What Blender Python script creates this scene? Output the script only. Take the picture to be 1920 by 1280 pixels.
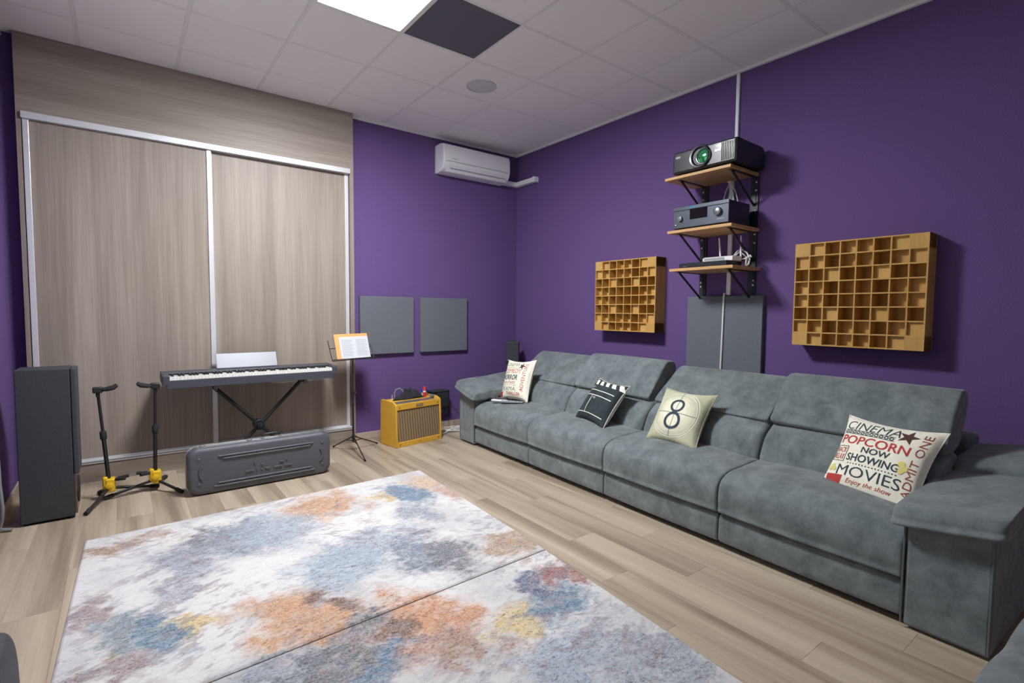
import bpy, bmesh, math, random
import numpy as np
from mathutils import Vector, Matrix, Euler

random.seed(7)
for o in list(bpy.data.objects): bpy.data.objects.remove(o)
scene = bpy.context.scene
COL = scene.collection

# ------------------------------------------------------------------ camera, world, exposure
YAW, PITCH, ROLL = 0.6514, 0.0583, 0.0084
cam_data = bpy.data.cameras.new('camera')
cam_data.sensor_width = 36.0
cam_data.lens = 960.7 / 1920 * 36.0
cam_data.clip_start = 0.02
cam = bpy.data.objects.new('camera', cam_data); COL.objects.link(cam)
fw = Vector((math.sin(YAW)*math.cos(PITCH), math.cos(YAW)*math.cos(PITCH), -math.sin(PITCH)))
rt = fw.cross(Vector((0, 0, 1))).normalized(); up = rt.cross(fw)
rt2 = rt*math.cos(ROLL) + up*math.sin(ROLL); up2 = -rt*math.sin(ROLL) + up*math.cos(ROLL)
cam.matrix_world = Matrix(((rt2.x, up2.x, -fw.x, -1.0044), (rt2.y, up2.y, -fw.y, -3.3983), (rt2.z, up2.z, -fw.z, 1.3366), (0, 0, 0, 1)))
scene.camera = cam

world = bpy.data.worlds.new('world'); scene.world = world
world.use_nodes = True
world.node_tree.nodes['Background'].inputs[0].default_value = (.5, .55, .6, 1)
world.node_tree.nodes['Background'].inputs[1].default_value = 0.05

scene.view_settings.view_transform = 'Standard'
scene.view_settings.look = 'None'
scene.view_settings.gamma = 1.0
scene.view_settings.use_curve_mapping = False
scene.view_settings.exposure = 0.0
PANEL_STRENGTH = 168.0          # ceiling light panels
PANEL_COLOR = (0.965, 0.98, 1.0)

# room constants (metres)
XL, XR, YB, YF, H = -1.64, 2.95, 1.714, -5.4, 3.26
YW = 1.628                     # wardrobe front

# ------------------------------------------------------------------ materials
def srgb(r, g, b):
    f = lambda c: (c/255/12.92) if c/255 <= .04045 else ((c/255+.055)/1.055)**2.4
    return (f(r), f(g), f(b), 1.0)

def new_mat(name):
    m = bpy.data.materials.new(name); m.use_nodes = True
    nt = m.node_tree; b = nt.nodes['Principled BSDF']
    return m, nt, b

def N(nt, t, **kw):
    n = nt.nodes.new(t)
    for k, v in kw.items(): setattr(n, k, v)
    return n

def mat(name, col, rough=.6, metal=0.0, var=0.0, scale=20.0, bump=0.0, bscale=200.0, emit=None, estr=0.0, sheen=0.0, coat=0.0, spec=None):
    m, nt, b = new_mat(name)
    b.inputs['Base Color'].default_value = col
    b.inputs['Roughness'].default_value = rough
    b.inputs['Metallic'].default_value = metal
    if spec is not None: b.inputs['Specular IOR Level'].default_value = spec
    if sheen: b.inputs['Sheen Weight'].default_value = sheen; b.inputs['Sheen Roughness'].default_value = .4
    if coat: b.inputs['Coat Weight'].default_value = coat; b.inputs['Coat Roughness'].default_value = .08
    tc = N(nt, 'ShaderNodeTexCoord')
    if var:
        nz = N(nt, 'ShaderNodeTexNoise'); nz.inputs['Scale'].default_value = scale; nz.inputs['Detail'].default_value = 5
        nt.links.new(tc.outputs['Object'], nz.inputs['Vector'])
        cr = N(nt, 'ShaderNodeValToRGB')
        cr.color_ramp.elements[0].position = .3; cr.color_ramp.elements[1].position = .7
        cr.color_ramp.elements[0].color = (col[0]*(1-var), col[1]*(1-var), col[2]*(1-var), 1)
        cr.color_ramp.elements[1].color = (min(1, col[0]*(1+var)), min(1, col[1]*(1+var)), min(1, col[2]*(1+var)), 1)
        nt.links.new(nz.outputs['Fac'], cr.inputs['Fac']); nt.links.new(cr.outputs['Color'], b.inputs['Base Color'])
    if bump:
        n2 = N(nt, 'ShaderNodeTexNoise'); n2.inputs['Scale'].default_value = bscale; n2.inputs['Detail'].default_value = 3
        nt.links.new(tc.outputs['Object'], n2.inputs['Vector'])
        bp = N(nt, 'ShaderNodeBump'); bp.inputs['Strength'].default_value = bump; bp.inputs['Distance'].default_value = .004
        nt.links.new(n2.outputs['Fac'], bp.inputs['Height']); nt.links.new(bp.outputs['Normal'], b.inputs['Normal'])
    if emit:
        b.inputs['Emission Color'].default_value = emit; b.inputs['Emission Strength'].default_value = estr
    return m

def wood_mat(name, c0, c1, c2, axis='z', rough=.5, stretch=(9, .7), rnd=False, fine=.35, bump=.05, dist=.6):
    """laminate wood: soft long streaks plus fine grain, running along the given axis"""
    m, nt, b = new_mat(name)
    tc = N(nt, 'ShaderNodeTexCoord'); vec = tc.outputs['Object']
    if rnd:
        oi = N(nt, 'ShaderNodeObjectInfo'); ml = N(nt, 'ShaderNodeMath', operation='MULTIPLY'); ml.inputs[1].default_value = 37.0
        nt.links.new(oi.outputs['Random'], ml.inputs[0])
        ad = N(nt, 'ShaderNodeVectorMath', operation='ADD'); nt.links.new(vec, ad.inputs[0]); nt.links.new(ml.outputs[0], ad.inputs[1]); vec = ad.outputs[0]
    s, l = stretch
    def noise(sc_across, sc_along, detail, dist=0.0):
        mp = N(nt, 'ShaderNodeMapping')
        v = {'x': (sc_along, sc_across, sc_across), 'y': (sc_across, sc_along, sc_across), 'z': (sc_across, sc_across, sc_along)}[axis]
        mp.inputs['Scale'].default_value = v
        nt.links.new(vec, mp.inputs['Vector'])
        n = N(nt, 'ShaderNodeTexNoise'); n.inputs['Scale'].default_value = 1.0; n.inputs['Detail'].default_value = detail; n.inputs['Distortion'].default_value = dist
        nt.links.new(mp.outputs[0], n.inputs['Vector']); return n.outputs['Fac']
    a = noise(s, l, 4, dist); f = noise(s*14, l*7, 5, dist*.5)
    cr = N(nt, 'ShaderNodeValToRGB'); e = cr.color_ramp.elements
    e[0].position = .34; e[0].color = c0; e[1].position = .68; e[1].color = c2
    k = e.new(.5); k.color = c1
    nt.links.new(a, cr.inputs['Fac'])
    mx = N(nt, 'ShaderNodeMix', data_type='RGBA', blend_type='MULTIPLY'); mx.inputs[0].default_value = fine
    cr2 = N(nt, 'ShaderNodeValToRGB'); cr2.color_ramp.elements[0].position = .32; cr2.color_ramp.elements[0].color = (.45, .42, .4, 1); cr2.color_ramp.elements[1].position = .6; cr2.color_ramp.elements[1].color = (1, 1, 1, 1)
    nt.links.new(f, cr2.inputs['Fac']); nt.links.new(cr.outputs[0], mx.inputs[6]); nt.links.new(cr2.outputs[0], mx.inputs[7])
    nt.links.new(mx.outputs[2], b.inputs['Base Color'])
    b.inputs['Roughness'].default_value = rough
    if bump:
        bp = N(nt, 'ShaderNodeBump'); bp.inputs['Strength'].default_value = bump; bp.inputs['Distance'].default_value = .003
        nt.links.new(f, bp.inputs['Height']); nt.links.new(bp.outputs['Normal'], b.inputs['Normal'])
    return m

def fabric_mat(name, dark, light, scale=7.0, rough=.9, sheen=.35, bump=.25, bscale=420.0):
    """brushed suede: two scales of mottling"""
    m, nt, b = new_mat(name)
    tc = N(nt, 'ShaderNodeTexCoord')
    n1 = N(nt, 'ShaderNodeTexNoise'); n1.inputs['Scale'].default_value = scale; n1.inputs['Detail'].default_value = 6; n1.inputs['Roughness'].default_value = .70; n1.inputs['Distortion'].default_value = .2
    nt.links.new(tc.outputs['Object'], n1.inputs['Vector'])
    cr = N(nt, 'ShaderNodeValToRGB'); cr.color_ramp.elements[0].position = .36; cr.color_ramp.elements[1].position = .66
    cr.color_ramp.elements[0].color = dark; cr.color_ramp.elements[1].color = light
    nt.links.new(n1.outputs['Fac'], cr.inputs['Fac']); nt.links.new(cr.outputs[0], b.inputs['Base Color'])
    n2 = N(nt, 'ShaderNodeTexNoise'); n2.inputs['Scale'].default_value = bscale
    nt.links.new(tc.outputs['Object'], n2.inputs['Vector'])
    n3 = N(nt, 'ShaderNodeTexNoise'); n3.inputs['Scale'].default_value = 9.0; n3.inputs['Detail'].default_value = 2
    nt.links.new(tc.outputs['Object'], n3.inputs['Vector'])
    b1 = N(nt, 'ShaderNodeBump'); b1.inputs['Strength'].default_value = bump; b1.inputs['Distance'].default_value = .002
    nt.links.new(n2.outputs['Fac'], b1.inputs['Height'])
    b2 = N(nt, 'ShaderNodeBump'); b2.inputs['Strength'].default_value = .35; b2.inputs['Distance'].default_value = .02
    nt.links.new(n3.outputs['Fac'], b2.inputs['Height']); nt.links.new(b1.outputs[0], b2.inputs['Normal'])
    nt.links.new(b2.outputs['Normal'], b.inputs['Normal'])
    b.inputs['Roughness'].default_value = rough
    b.inputs['Sheen Weight'].default_value = sheen
    b.inputs['Specular IOR Level'].default_value = .2
    return m

PURPLE = (.143, .089, .244, 1)
M = {}
M['purple'] = mat('purple_carpet_wall', PURPLE, .95, var=.14, scale=160, bump=.5, bscale=500, spec=.1)
M['tile'] = mat('mineral_ceiling_tile', (.90, .885, .895, 1), .9, var=.03, scale=260, bump=.25, bscale=320, spec=.2)
M['white_wall'] = mat('white_wall_paint', (.80, .79, .77, 1), .9, var=.02, scale=6)
M['screen'] = mat('matte_projection_screen', (.86, .86, .86, 1), .95)
M['white_metal'] = mat('white_painted_metal', (.80, .80, .79, 1), .5)
M['white_plastic'] = mat('white_plastic', (.84, .84, .86, 1), .35)
M['plenum'] = mat('dark_plenum', (.03, .03, .035, 1), .95)
M['black_tile'] = mat('black_acoustic_tile', (.125, .12, .155, 1), .95, var=.2, scale=200, bump=.4, bscale=400)
M['floor'] = wood_mat('oak_laminate_floor', srgb(136, 121, 104), srgb(168, 153, 133), srgb(187, 173, 152), 'y', .42, (8, .4), True, .22, dist=.35)
M['door_wood'] = wood_mat('grey_oak_vertical', srgb(142, 131, 121), srgb(154, 143, 132), srgb(167, 156, 145), 'z', .5, (9, .3), True, .34, dist=.2)
M['header_wood'] = wood_mat('grey_oak_horizontal', srgb(138, 127, 116), srgb(149, 138, 127), srgb(160, 149, 138), 'x', .5, (9, .4), True, .34, dist=.2)
M['alu'] = mat('brushed_aluminium', (.72, .72, .76, 1), .38, .35)
M['alu_dark'] = mat('rail_groove', (.18, .18, .19, 1), .5, .3)
M['skirting'] = mat('pale_oak_skirting', srgb(178, 163, 148), .5, var=.08, scale=30)
M['suede'] = fabric_mat('grey_blue_suede', (.098, .120, .125, 1), (.192, .224, .229, 1), 9.0)
M['seam'] = mat('grey_piping', (.10, .12, .13, 1), .8)
M['sofa_under'] = mat('black_underside', (.012, .012, .014, 1), .9)
M['panel_grey'] = mat('grey_felt_panel', (.150, .165, .190, 1), .95, var=.12, scale=220, bump=.4, bscale=500, spec=.1)
M['diff'] = wood_mat('honey_mdf', srgb(188, 146, 76), srgb(198, 156, 85), srgb(206, 166, 95), 'z', .7, (6, 1), True, .1, .02)
M['shelf_wood'] = wood_mat('light_beech_board', srgb(190, 146, 92), srgb(203, 160, 105), srgb(212, 170, 116), 'y', .5, (10, 1), False, .2, .02)
M['black_metal'] = mat('black_powder_coat', (.014, .014, .016, 1), .45)
M['black_plastic'] = mat('black_plastic', (.018, .019, .023, 1), .45, bump=.1, bscale=300)
M['gloss_black'] = mat('gloss_black_plastic', (.016, .018, .024, 1), .30, coat=.15)
M['rubber'] = mat('black_rubber', (.016, .016, .017, 1), .85)
M['steel'] = mat('polished_steel', (.62, .62, .60, 1), .3, .9)
M['lens'] = mat('green_coated_lens', (.05, .40, .14, 1), .12, .75, coat=1.0)
M['receiver'] = mat('graphite_brushed_front', (.085, .10, .125, 1), .38, .5)
M['display'] = mat('dark_display_glass', (.012, .008, .012, 1), .1)
M['silver_knob'] = mat('grey_knob', (.22, .24, .27, 1), .3, .7)
M['white_cable'] = mat('white_cable', (.74, .73, .71, 1), .5)
M['grey_cable'] = mat('grey_cable', (.22, .22, .23, 1), .5)
M['key_white'] = mat('ivory_white_key', (.80, .80, .77, 1), .25)
M['key_black'] = mat('black_key', (.012, .012, .013, 1), .35)
M['kbd'] = mat('charcoal_keyboard_body', (.055, .058, .075, 1), .45, bump=.05, bscale=400)
M['rest'] = mat('grey_music_rest', (.20, .21, .235, 1), .4, .1)
M['case'] = mat('charcoal_moulded_case', (.088, .092, .108, 1), .34, var=.1, scale=300, bump=.35, bscale=600)
M['tweed'] = mat('yellow_tweed_cover', (.66, .36, .035, 1), .7, var=.16, scale=400, bump=.4, bscale=600)
M['yellow'] = mat('yellow_plastic', (.72, .45, .012, 1), .4)
M['orange'] = mat('orange_folder', (.90, .36, .11, 1), .6)
M['paper'] = mat('white_paper', (.56, .57, .59, 1), .8)
M['ink'] = mat('pale_grey_print', (.36, .37, .40, 1), .8)
M['ink_blue'] = mat('pale_blue_print', (.45, .55, .72, 1), .8)
M['red'] = mat('red_can', (.60, .035, .03, 1), .35)
M['blue'] = mat('blue_plastic', (.015, .05, .42, 1), .35)
M['black_cloth'] = mat('black_crumpled_cloth', (.020, .021, .026, 1), .95, var=.3, scale=60, bump=.6, bscale=120)
M['brown_plate'] = mat('dark_brown_plate', (.12, .05, .03, 1), .4, .3)
M['stand_wood'] = mat('honey_wood_stand', srgb(170, 120, 60), .5)
M['cream'] = mat('cream_cotton', (.86, .84, .70, 1), .9, var=.06, scale=25, bump=.3, bscale=700)
M['cream2'] = mat('pale_cream_linen', (.74, .69, .60, 1), .9, var=.06, scale=25, bump=.3, bscale=700)
M['slate'] = mat('black_slate_print', (.020, .032, .036, 1), .9, var=.3, scale=14, bump=.3, bscale=700)
M['olive'] = fabric_mat('olive_cream_print', (.36, .38, .24, 1), (.58, .57, .41, 1), 3.0, .9, .1)
M['p_red'] = mat('print_red', (.46, .05, .045, 1), .9)
M['p_dred'] = mat('print_dark_red', (.30, .07, .06, 1), .9)
M['p_ink'] = mat('print_ink', (.030, .050, .065, 1), .9)
M['p_grey'] = mat('print_grey', (.16, .19, .19, 1), .9)
M['p_brown'] = mat('print_brown', (.08, .035, .03, 1), .9)
M['p_cream'] = mat('print_cream', (.78, .77, .66, 1), .9)
M['p_pale'] = mat('print_pale_cream', (.72, .70, .54, 1), .9)
M['p_yellow'] = mat('print_yellow', (.72, .66, .20, 1), .9)
M['spk'] = mat('black_ash_cabinet', (.036, .040, .046, 1), .6, var=.2, scale=120, bump=.2, bscale=400)
M['grille'] = mat('black_speaker_cloth', (.050, .052, .064, 1), .95, bump=.5, bscale=700)
M['baffle'] = mat('glossy_brown_baffle', (.09, .055, .045, 1), .25, coat=.4)
M['disc'] = mat('grey_speaker_mesh', (.62, .62, .64, 1), .8, var=.1, scale=500, bump=.3, bscale=900)

# striped grille cloth of the amplifier
def grillcloth():
    m, nt, b = new_mat('striped_grille_cloth')
    tc = N(nt, 'ShaderNodeTexCoord'); mp = N(nt, 'ShaderNodeMapping'); mp.inputs['Rotation'].default_value = (0, math.radians(4), 0)
    nt.links.new(tc.outputs['Object'], mp.inputs['Vector'])
    w = N(nt, 'ShaderNodeTexWave', wave_type='BANDS', bands_direction='X'); w.inputs['Scale'].default_value = 10.5; w.inputs['Distortion'].default_value = .8; w.inputs['Detail'].default_value = 2
    nt.links.new(mp.outputs[0], w.inputs['Vector'])
    w2 = N(nt, 'ShaderNodeTexWave', wave_type='BANDS', bands_direction='Z'); w2.inputs['Scale'].default_value = 60; w2.inputs['Distortion'].default_value = 1.5
    nt.links.new(mp.outputs[0], w2.inputs['Vector'])
    cr = N(nt, 'ShaderNodeValToRGB'); cr.color_ramp.elements[0].color = (.11, .066, .036, 1); cr.color_ramp.elements[1].color = (.33, .235, .125, 1)
    mx = N(nt, 'ShaderNodeMix', data_type='FLOAT'); mx.inputs[0].default_value = .28
    nt.links.new(w.outputs['Fac'], mx.inputs[2]); nt.links.new(w2.outputs['Fac'], mx.inputs[3])
    nt.links.new(mx.outputs[0], cr.inputs['Fac']); nt.links.new(cr.outputs[0], b.inputs['Base Color']); b.inputs['Roughness'].default_value = .9
    return m
M['grillcloth'] = grillcloth()

def rug_mat():
    m, nt, b = new_mat('distressed_abstract_rug')
    at = N(nt, 'ShaderNodeAttribute'); at.attribute_name = 'rugcol'
    tc = N(nt, 'ShaderNodeTexCoord')
    mp = N(nt, 'ShaderNodeMapping'); mp.inputs['Scale'].default_value = (1, 2.2, 1); mp.inputs['Rotation'].default_value = (0, 0, .5)
    nt.links.new(tc.outputs['Object'], mp.inputs['Vector'])
    n1 = N(nt, 'ShaderNodeTexNoise'); n1.inputs['Scale'].default_value = 40; n1.inputs['Detail'].default_value = 9; n1.inputs['Roughness'].default_value = .72; n1.inputs['Distortion'].default_value = 1.2
    nt.links.new(mp.outputs[0], n1.inputs['Vector'])
    cr = N(nt, 'ShaderNodeValToRGB'); cr.color_ramp.elements[0].position = .36; cr.color_ramp.elements[0].color = (.30, .26, .28, 1); cr.color_ramp.elements[1].position = .52; cr.color_ramp.elements[1].color = (1, 1, 1, 1)
    nt.links.new(n1.outputs['Fac'], cr.inputs['Fac'])
    mx = N(nt, 'ShaderNodeMix', data_type='RGBA', blend_type='MULTIPLY'); mx.inputs[0].default_value = .55; nt.links.new(at.outputs['Alpha'], mx.inputs[0])
    nt.links.new(at.outputs['Color'], mx.inputs[6]); nt.links.new(cr.outputs[0], mx.inputs[7])
    # worn white flecks
    n2 = N(nt, 'ShaderNodeTexNoise'); n2.inputs['Scale'].default_value = 95; n2.inputs['Detail'].default_value = 8; n2.inputs['Roughness'].default_value = .75
    nt.links.new(tc.outputs['Object'], n2.inputs['Vector'])
    cr2 = N(nt, 'ShaderNodeValToRGB'); cr2.color_ramp.elements[0].position = .46; cr2.color_ramp.elements[0].color = (0, 0, 0, 1); cr2.color_ramp.elements[1].position = .66; cr2.color_ramp.elements[1].color = (.42, .42, .42, 1)
    nt.links.new(n2.outputs['Fac'], cr2.inputs['Fac'])
    mx2 = N(nt, 'ShaderNodeMix', data_type='RGBA'); nt.links.new(cr2.outputs[0], mx2.inputs[0]); nt.links.new(mx.outputs[2], mx2.inputs[6]); mx2.inputs[7].default_value = (.60, .59, .585, 1)
    nt.links.new(mx2.outputs[2], b.inputs['Base Color'])
    b.inputs['Roughness'].default_value = .95; b.inputs['Specular IOR Level'].default_value = .1
    n3 = N(nt, 'ShaderNodeTexNoise'); n3.inputs['Scale'].default_value = 500
    nt.links.new(tc.outputs['Object'], n3.inputs['Vector'])
    bp = N(nt, 'ShaderNodeBump'); bp.inputs['Strength'].default_value = .4; bp.inputs['Distance'].default_value = .003
    nt.links.new(n3.outputs['Fac'], bp.inputs['Height']); nt.links.new(bp.outputs[0], b.inputs['Normal'])
    return m
M['rug'] = rug_mat()
m_, nt_, b_ = new_mat('light_diffuser')
b_.inputs['Base Color'].default_value = (.9, .9, .9, 1)
b_.inputs['Emission Color'].default_value = (*PANEL_COLOR, 1); b_.inputs['Emission Strength'].default_value = PANEL_STRENGTH
M['light'] = m_

# ------------------------------------------------------------------ mesh helpers
class MB:
    """collects shapes in one frame, built as ONE mesh object"""
    def __init__(s): s.v = []; s.f = []
    def add(s, vs, fs):
        k = len(s.v); s.v += [tuple(p) for p in vs]; s.f += [tuple(i+k for i in f) for f in fs]; return s
    def box(s, x0, x1, y0, y1, z0, z1, mtx=None):
        x0, x1 = min(x0, x1), max(x0, x1); y0, y1 = min(y0, y1), max(y0, y1); z0, z1 = min(z0, z1), max(z0, z1)
        vs = [Vector(p) for p in ((x0, y0, z0), (x1, y0, z0), (x1, y1, z0), (x0, y1, z0), (x0, y0, z1), (x1, y0, z1), (x1, y1, z1), (x0, y1, z1))]
        if mtx: vs = [mtx @ v for v in vs]
        return s.add(vs, [(0, 3, 2, 1), (4, 5, 6, 7), (0, 1, 5, 4), (1, 2, 6, 5), (2, 3, 7, 6), (3, 0, 4, 7)])
    def prism(s, pts, axis, a0, a1):
        """closed 2D outline extruded along an axis; pts in the two other axes (cyclic order x,y,z without axis)"""
        def P(p, a): return {'x': (a, p[0], p[1]), 'y': (p[0], a, p[1]), 'z': (p[0], p[1], a)}[axis]
        n = len(pts); vs = [P(p, a0) for p in pts] + [P(p, a1) for p in pts]
        fs = [tuple(range(n-1, -1, -1)), tuple(range(n, 2*n))] + [(i, (i+1) % n, n+(i+1) % n, n+i) for i in range(n)]
        return s.add(vs, fs)
    def tube(s, pts, r, seg=10, closed=False):
        pts = [Vector(p) for p in pts]; rs = r if isinstance(r, (list, tuple)) else [r]*len(pts)
        n = len(pts); rings = []; prev = None
        for i, p in enumerate(pts):
            if closed: t = pts[(i+1) % n]-pts[i-1]
            else: t = pts[min(i+1, n-1)]-pts[max(i-1, 0)]
            t.normalize()
            if prev is None:
                a = t.orthogonal().normalized()
            else:
                a = (prev-t*prev.dot(t)); a = a.normalized() if a.length > 1e-6 else t.orthogonal().normalized()
            prev = a; b = t.cross(a)
            rings.append([p+(a*math.cos(2*math.pi*k/seg)+b*math.sin(2*math.pi*k/seg))*rs[i] for k in range(seg)])
        vs = [q for R in rings for q in R]; fs = []
        m = n if closed else n-1
        for i in range(m):
            j = (i+1) % n
            for k in range(seg): fs.append((i*seg+k, i*seg+(k+1) % seg, j*seg+(k+1) % seg, j*seg+k))
        if not closed: fs += [tuple(range(seg-1, -1, -1)), tuple((n-1)*seg+k for k in range(seg))]
        return s.add(vs, fs)
    def lathe(s, prof, centre, axis='z', seg=24, sgn=1):
        """prof: (radius, height) list turned about an axis through centre"""
        c = Vector(centre); vs = []; fs = []
        for r, h in prof:
            for k in range(seg):
                a = 2*math.pi*k/seg; u, v = r*math.cos(a), r*math.sin(a)
                vs.append(c+Vector({'z': (u, v, h), 'x': (sgn*h, u, v), 'y': (u, sgn*h, v)}[axis]))
        n = len(prof)
        for i in range(n-1):
            for k in range(seg): fs.append((i*seg+k, i*seg+(k+1) % seg, (i+1)*seg+(k+1) % seg, (i+1)*seg+k))
        fs += [tuple(range(seg-1, -1, -1)), tuple((n-1)*seg+k for k in range(seg))]
        return s.add(vs, fs)
    def move(s, off):
        s.v = [(p[0]+off[0], p[1]+off[1], p[2]+off[2]) for p in s.v]; return s
    def mesh(s, name, material, smooth=False, off=None):
        if off: s.move(off)
        me = bpy.data.meshes.new(name); me.from_pydata(s.v, [], s.f); me.update()
        bm = bmesh.new(); bm.from_mesh(me); bmesh.ops.recalc_face_normals(bm, faces=bm.faces); bm.to_mesh(me); bm.free()
        me.materials.append(M[material] if isinstance(material, str) else material)
        if smooth: me.polygons.foreach_set('use_smooth', [True]*len(me.polygons))
        return me

def link(name, me, parent=None, loc=None):
    o = bpy.data.objects.new(name, me); COL.objects.link(o)
    if parent: o.parent = parent
    if loc is not None: o.location = loc
    return o

def finish(o, bev=0, smooth=False, seg=2):
    if bev:
        m = o.modifiers.new('bevel', 'BEVEL'); m.width = bev; m.segments = seg; m.limit_method = 'ANGLE'; m.angle_limit = math.radians(40)
    if smooth:
        o.data.polygons.foreach_set('use_smooth', [True]*len(o.data.polygons))
        if smooth != 'all':
            try: o.data.set_sharp_from_angle(angle=math.radians(38))
            except Exception: pass
    return o

def part(name, mb, material, parent=None, bev=0, smooth=False, label=None, off=None, seg=2):
    """mesh given in the frame of the thing it belongs to"""
    o = link(name, mb.mesh(name, material, off=off), parent); finish(o, bev, smooth, seg)
    if label: o['label'] = label
    return o

def tag(o, label, cat, group=None):
    o['label'] = label; o['category'] = cat
    if group: o['group'] = group
    return o

def thing(name, label, cat, loc=(0, 0, 0), rotz=0.0, group=None):
    o = bpy.data.objects.new(name, None); o.empty_display_size = .05; COL.objects.link(o)
    o.location = loc; o.rotation_euler = (0, 0, rotz)
    return tag(o, label, cat, group)

def struct(o, label=None):
    o['kind'] = 'structure'
    if label: o['label'] = label
    return o

def neg(p): return (-p[0], -p[1], -p[2])
def box(*a): return MB().box(*a)

# ------------------------------------------------------------------ setting: floor of planks
floor = struct(part('floor', box(XL, XR, YF, YB, -.03, -.0035), 'plenum'), 'greyish oak laminate floor of long planks')
PW, PL = .192, 1.285
pm = {}
def plank_mesh(w, l):
    k = (round(w, 3), round(l, 3))
    if k not in pm:
        b = MB(); g = .0002; c = .0008
        x0, x1, y0, y1 = g, w-g, g, l-g
        b.add([(x0, y0, -.0035), (x1, y0, -.0035), (x1, y1, -.0035), (x0, y1, -.0035), (x0, y0, -c), (x1, y0, -c), (x1, y1, -c), (x0, y1, -c), (x0+c, y0+c, 0), (x1-c, y0+c, 0), (x1-c, y1-c, 0), (x0+c, y1-c, 0)],
              [(0, 1, 5, 4), (1, 2, 6, 5), (2, 3, 7, 6), (3, 0, 4, 7), (4, 5, 9, 8), (5, 6, 10, 9), (6, 7, 11, 10), (7, 4, 8, 11), (8, 9, 10, 11)])
        pm[k] = b.mesh('plank', 'floor')
    return pm[k]
x = XL; i = 0
offs = [0, .43, .86, .21, .64, 1.07]
while x < XR-.005:
    w = min(PW, XR-x); y = YB; first = True
    while y > YF+.01:
        l = PL if not first else PL-offs[i % 6]*1.0
        l = min(l, y-YF); first = False
        if l > .02: link('plank', plank_mesh(w, l), floor, (x, y-l, 0))
        y -= l
    x += PW; i += 1

# walls
struct(part('wall_back', box(XL-.1, XR+.1, YB, YB+.1, 0, H+.1), 'purple'), 'purple carpeted wall behind the wardrobe and the yellow amplifier')
struct(part('wall_right', box(XR, XR+.1, YF-.1, YB, 0, H+.1), 'purple'), 'purple carpeted wall behind the sofa')
struct(part('wall_left', box(XL-.1, XL, YF-.1, YB, 0, H+.1), 'purple'), 'purple wall beside the tall black speaker')
struct(part('wall_front', box(XL, XR, YF-.1, YF, 0, H+.1), 'white_wall'), 'white wall behind the viewer')
for nm, b in (('baseboard_back', box(.86, XR, YB-.014, YB, 0, .072)), ('baseboard_right', box(XR-.014, XR, YF, YB-.014, 0, .072)), ('baseboard_left', box(XL, XL+.014, YF, YB, 0, .072))):
    struct(part(nm, b, 'skirting', bev=.003), 'pale wood skirting board')

# ceiling: tiles on an exposed white grid
ceiling = struct(part('ceiling', box(XL, XR, YF, YB, H+.02, H+.06), 'plenum'), 'suspended ceiling of white square tiles')
G = .6
xs = [XL]+[G*k for k in range(-2, 5)]+[XR]
ys = [YF]+[G*k for k in range(-8, 3)]+[YB]
tm = {}
def tile_mesh(w, l, m):
    k = (round(w, 3), round(l, 3), m)
    if k not in tm:
        b = MB(); g = .008; e = .006
        b.add([(g, g, .0), (w-g, g, 0), (w-g, l-g, 0), (g, l-g, 0), (g+e, g+e, -.005), (w-g-e, g+e, -.005), (w-g-e, l-g-e, -.005), (g+e, l-g-e, -.005), (g, g, .018), (w-g, g, .018), (w-g, l-g, .018), (g, l-g, .018)],
              [(0, 1, 5, 4), (1, 2, 6, 5), (2, 3, 7, 6), (3, 0, 4, 7), (4, 5, 6, 7), (8, 9, 1, 0), (9, 10, 2, 1), (10, 11, 3, 2), (11, 8, 0, 3), (11, 10, 9, 8)])
        tm[k] = b.mesh('ceiling_tile', m)
    return tm[k]
LIGHTS = [(0.0, -.6)]
BLACK = (.6, -.6)
for a in range(len(xs)-1):
    for c in range(len(ys)-1):
        x0, x1, y0, y1 = xs[a], xs[a+1], ys[c], ys[c+1]
        if any(abs(x0-l[0]) < .01 and abs(y0-l[1]) < .01 for l in LIGHTS): continue
        blk = abs(x0-BLACK[0]) < .01 and abs(y0-BLACK[1]) < .01
        o = link('ceiling_tile', tile_mesh(x1-x0, y1-y0, 'black_tile' if blk else 'tile'), ceiling, (x0, y0, H+.001))
        if blk: o['label'] = 'black acoustic tile beside the light panel'
for x in xs[1:-1]: part('grid_bar', box(x-.010, x+.010, YF, YB, H-.003, H+.018), 'white_metal', ceiling)
for y in ys[1:-1]:
    for a in range(len(xs)-1): part('grid_bar', box(xs[a]+.010, xs[a+1]-.010, y-.010, y+.010, H-.0025, H+.018), 'white_metal', ceiling)
def angle_trim(nm, x0, x1, y0, y1, d):
    b = MB()
    b.box(x0, x1, y0, y1, H-.028, H-.004)
    struct(part(nm, b, 'white_metal', bev=.003), 'white edge trim where the ceiling meets the wall')
angle_trim('trim_1', XR-.026, XR, YF, YB, 0)
angle_trim('trim_2', .852, XR-.026, YB-.022, YB, 0)
angle_trim('trim_3', XL, XL+.026, YF, YB, 0)

def light_panel(x, y, label):
    t = thing('ceiling_light_panel', label, 'light panel', (x+.3, y+.3, H), 0)
    part('diffuser', box(-.275, .275, -.275, .275, -.002, .004), 'light', t)
    f = MB()
    for a in (-1, 1):
        f.box(-.292, .292, a*.2835-.0085, a*.2835+.0085, -.006, .012)
        f.box(a*.2835-.0085, a*.2835+.0085, -.275, .275, -.006, .012)
    part('frame', f, 'white_metal', t)
names = ['bright square light panel set in the ceiling above the rug']
for (lx, ly), nm in zip(LIGHTS, names): light_panel(lx, ly, nm)

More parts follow.
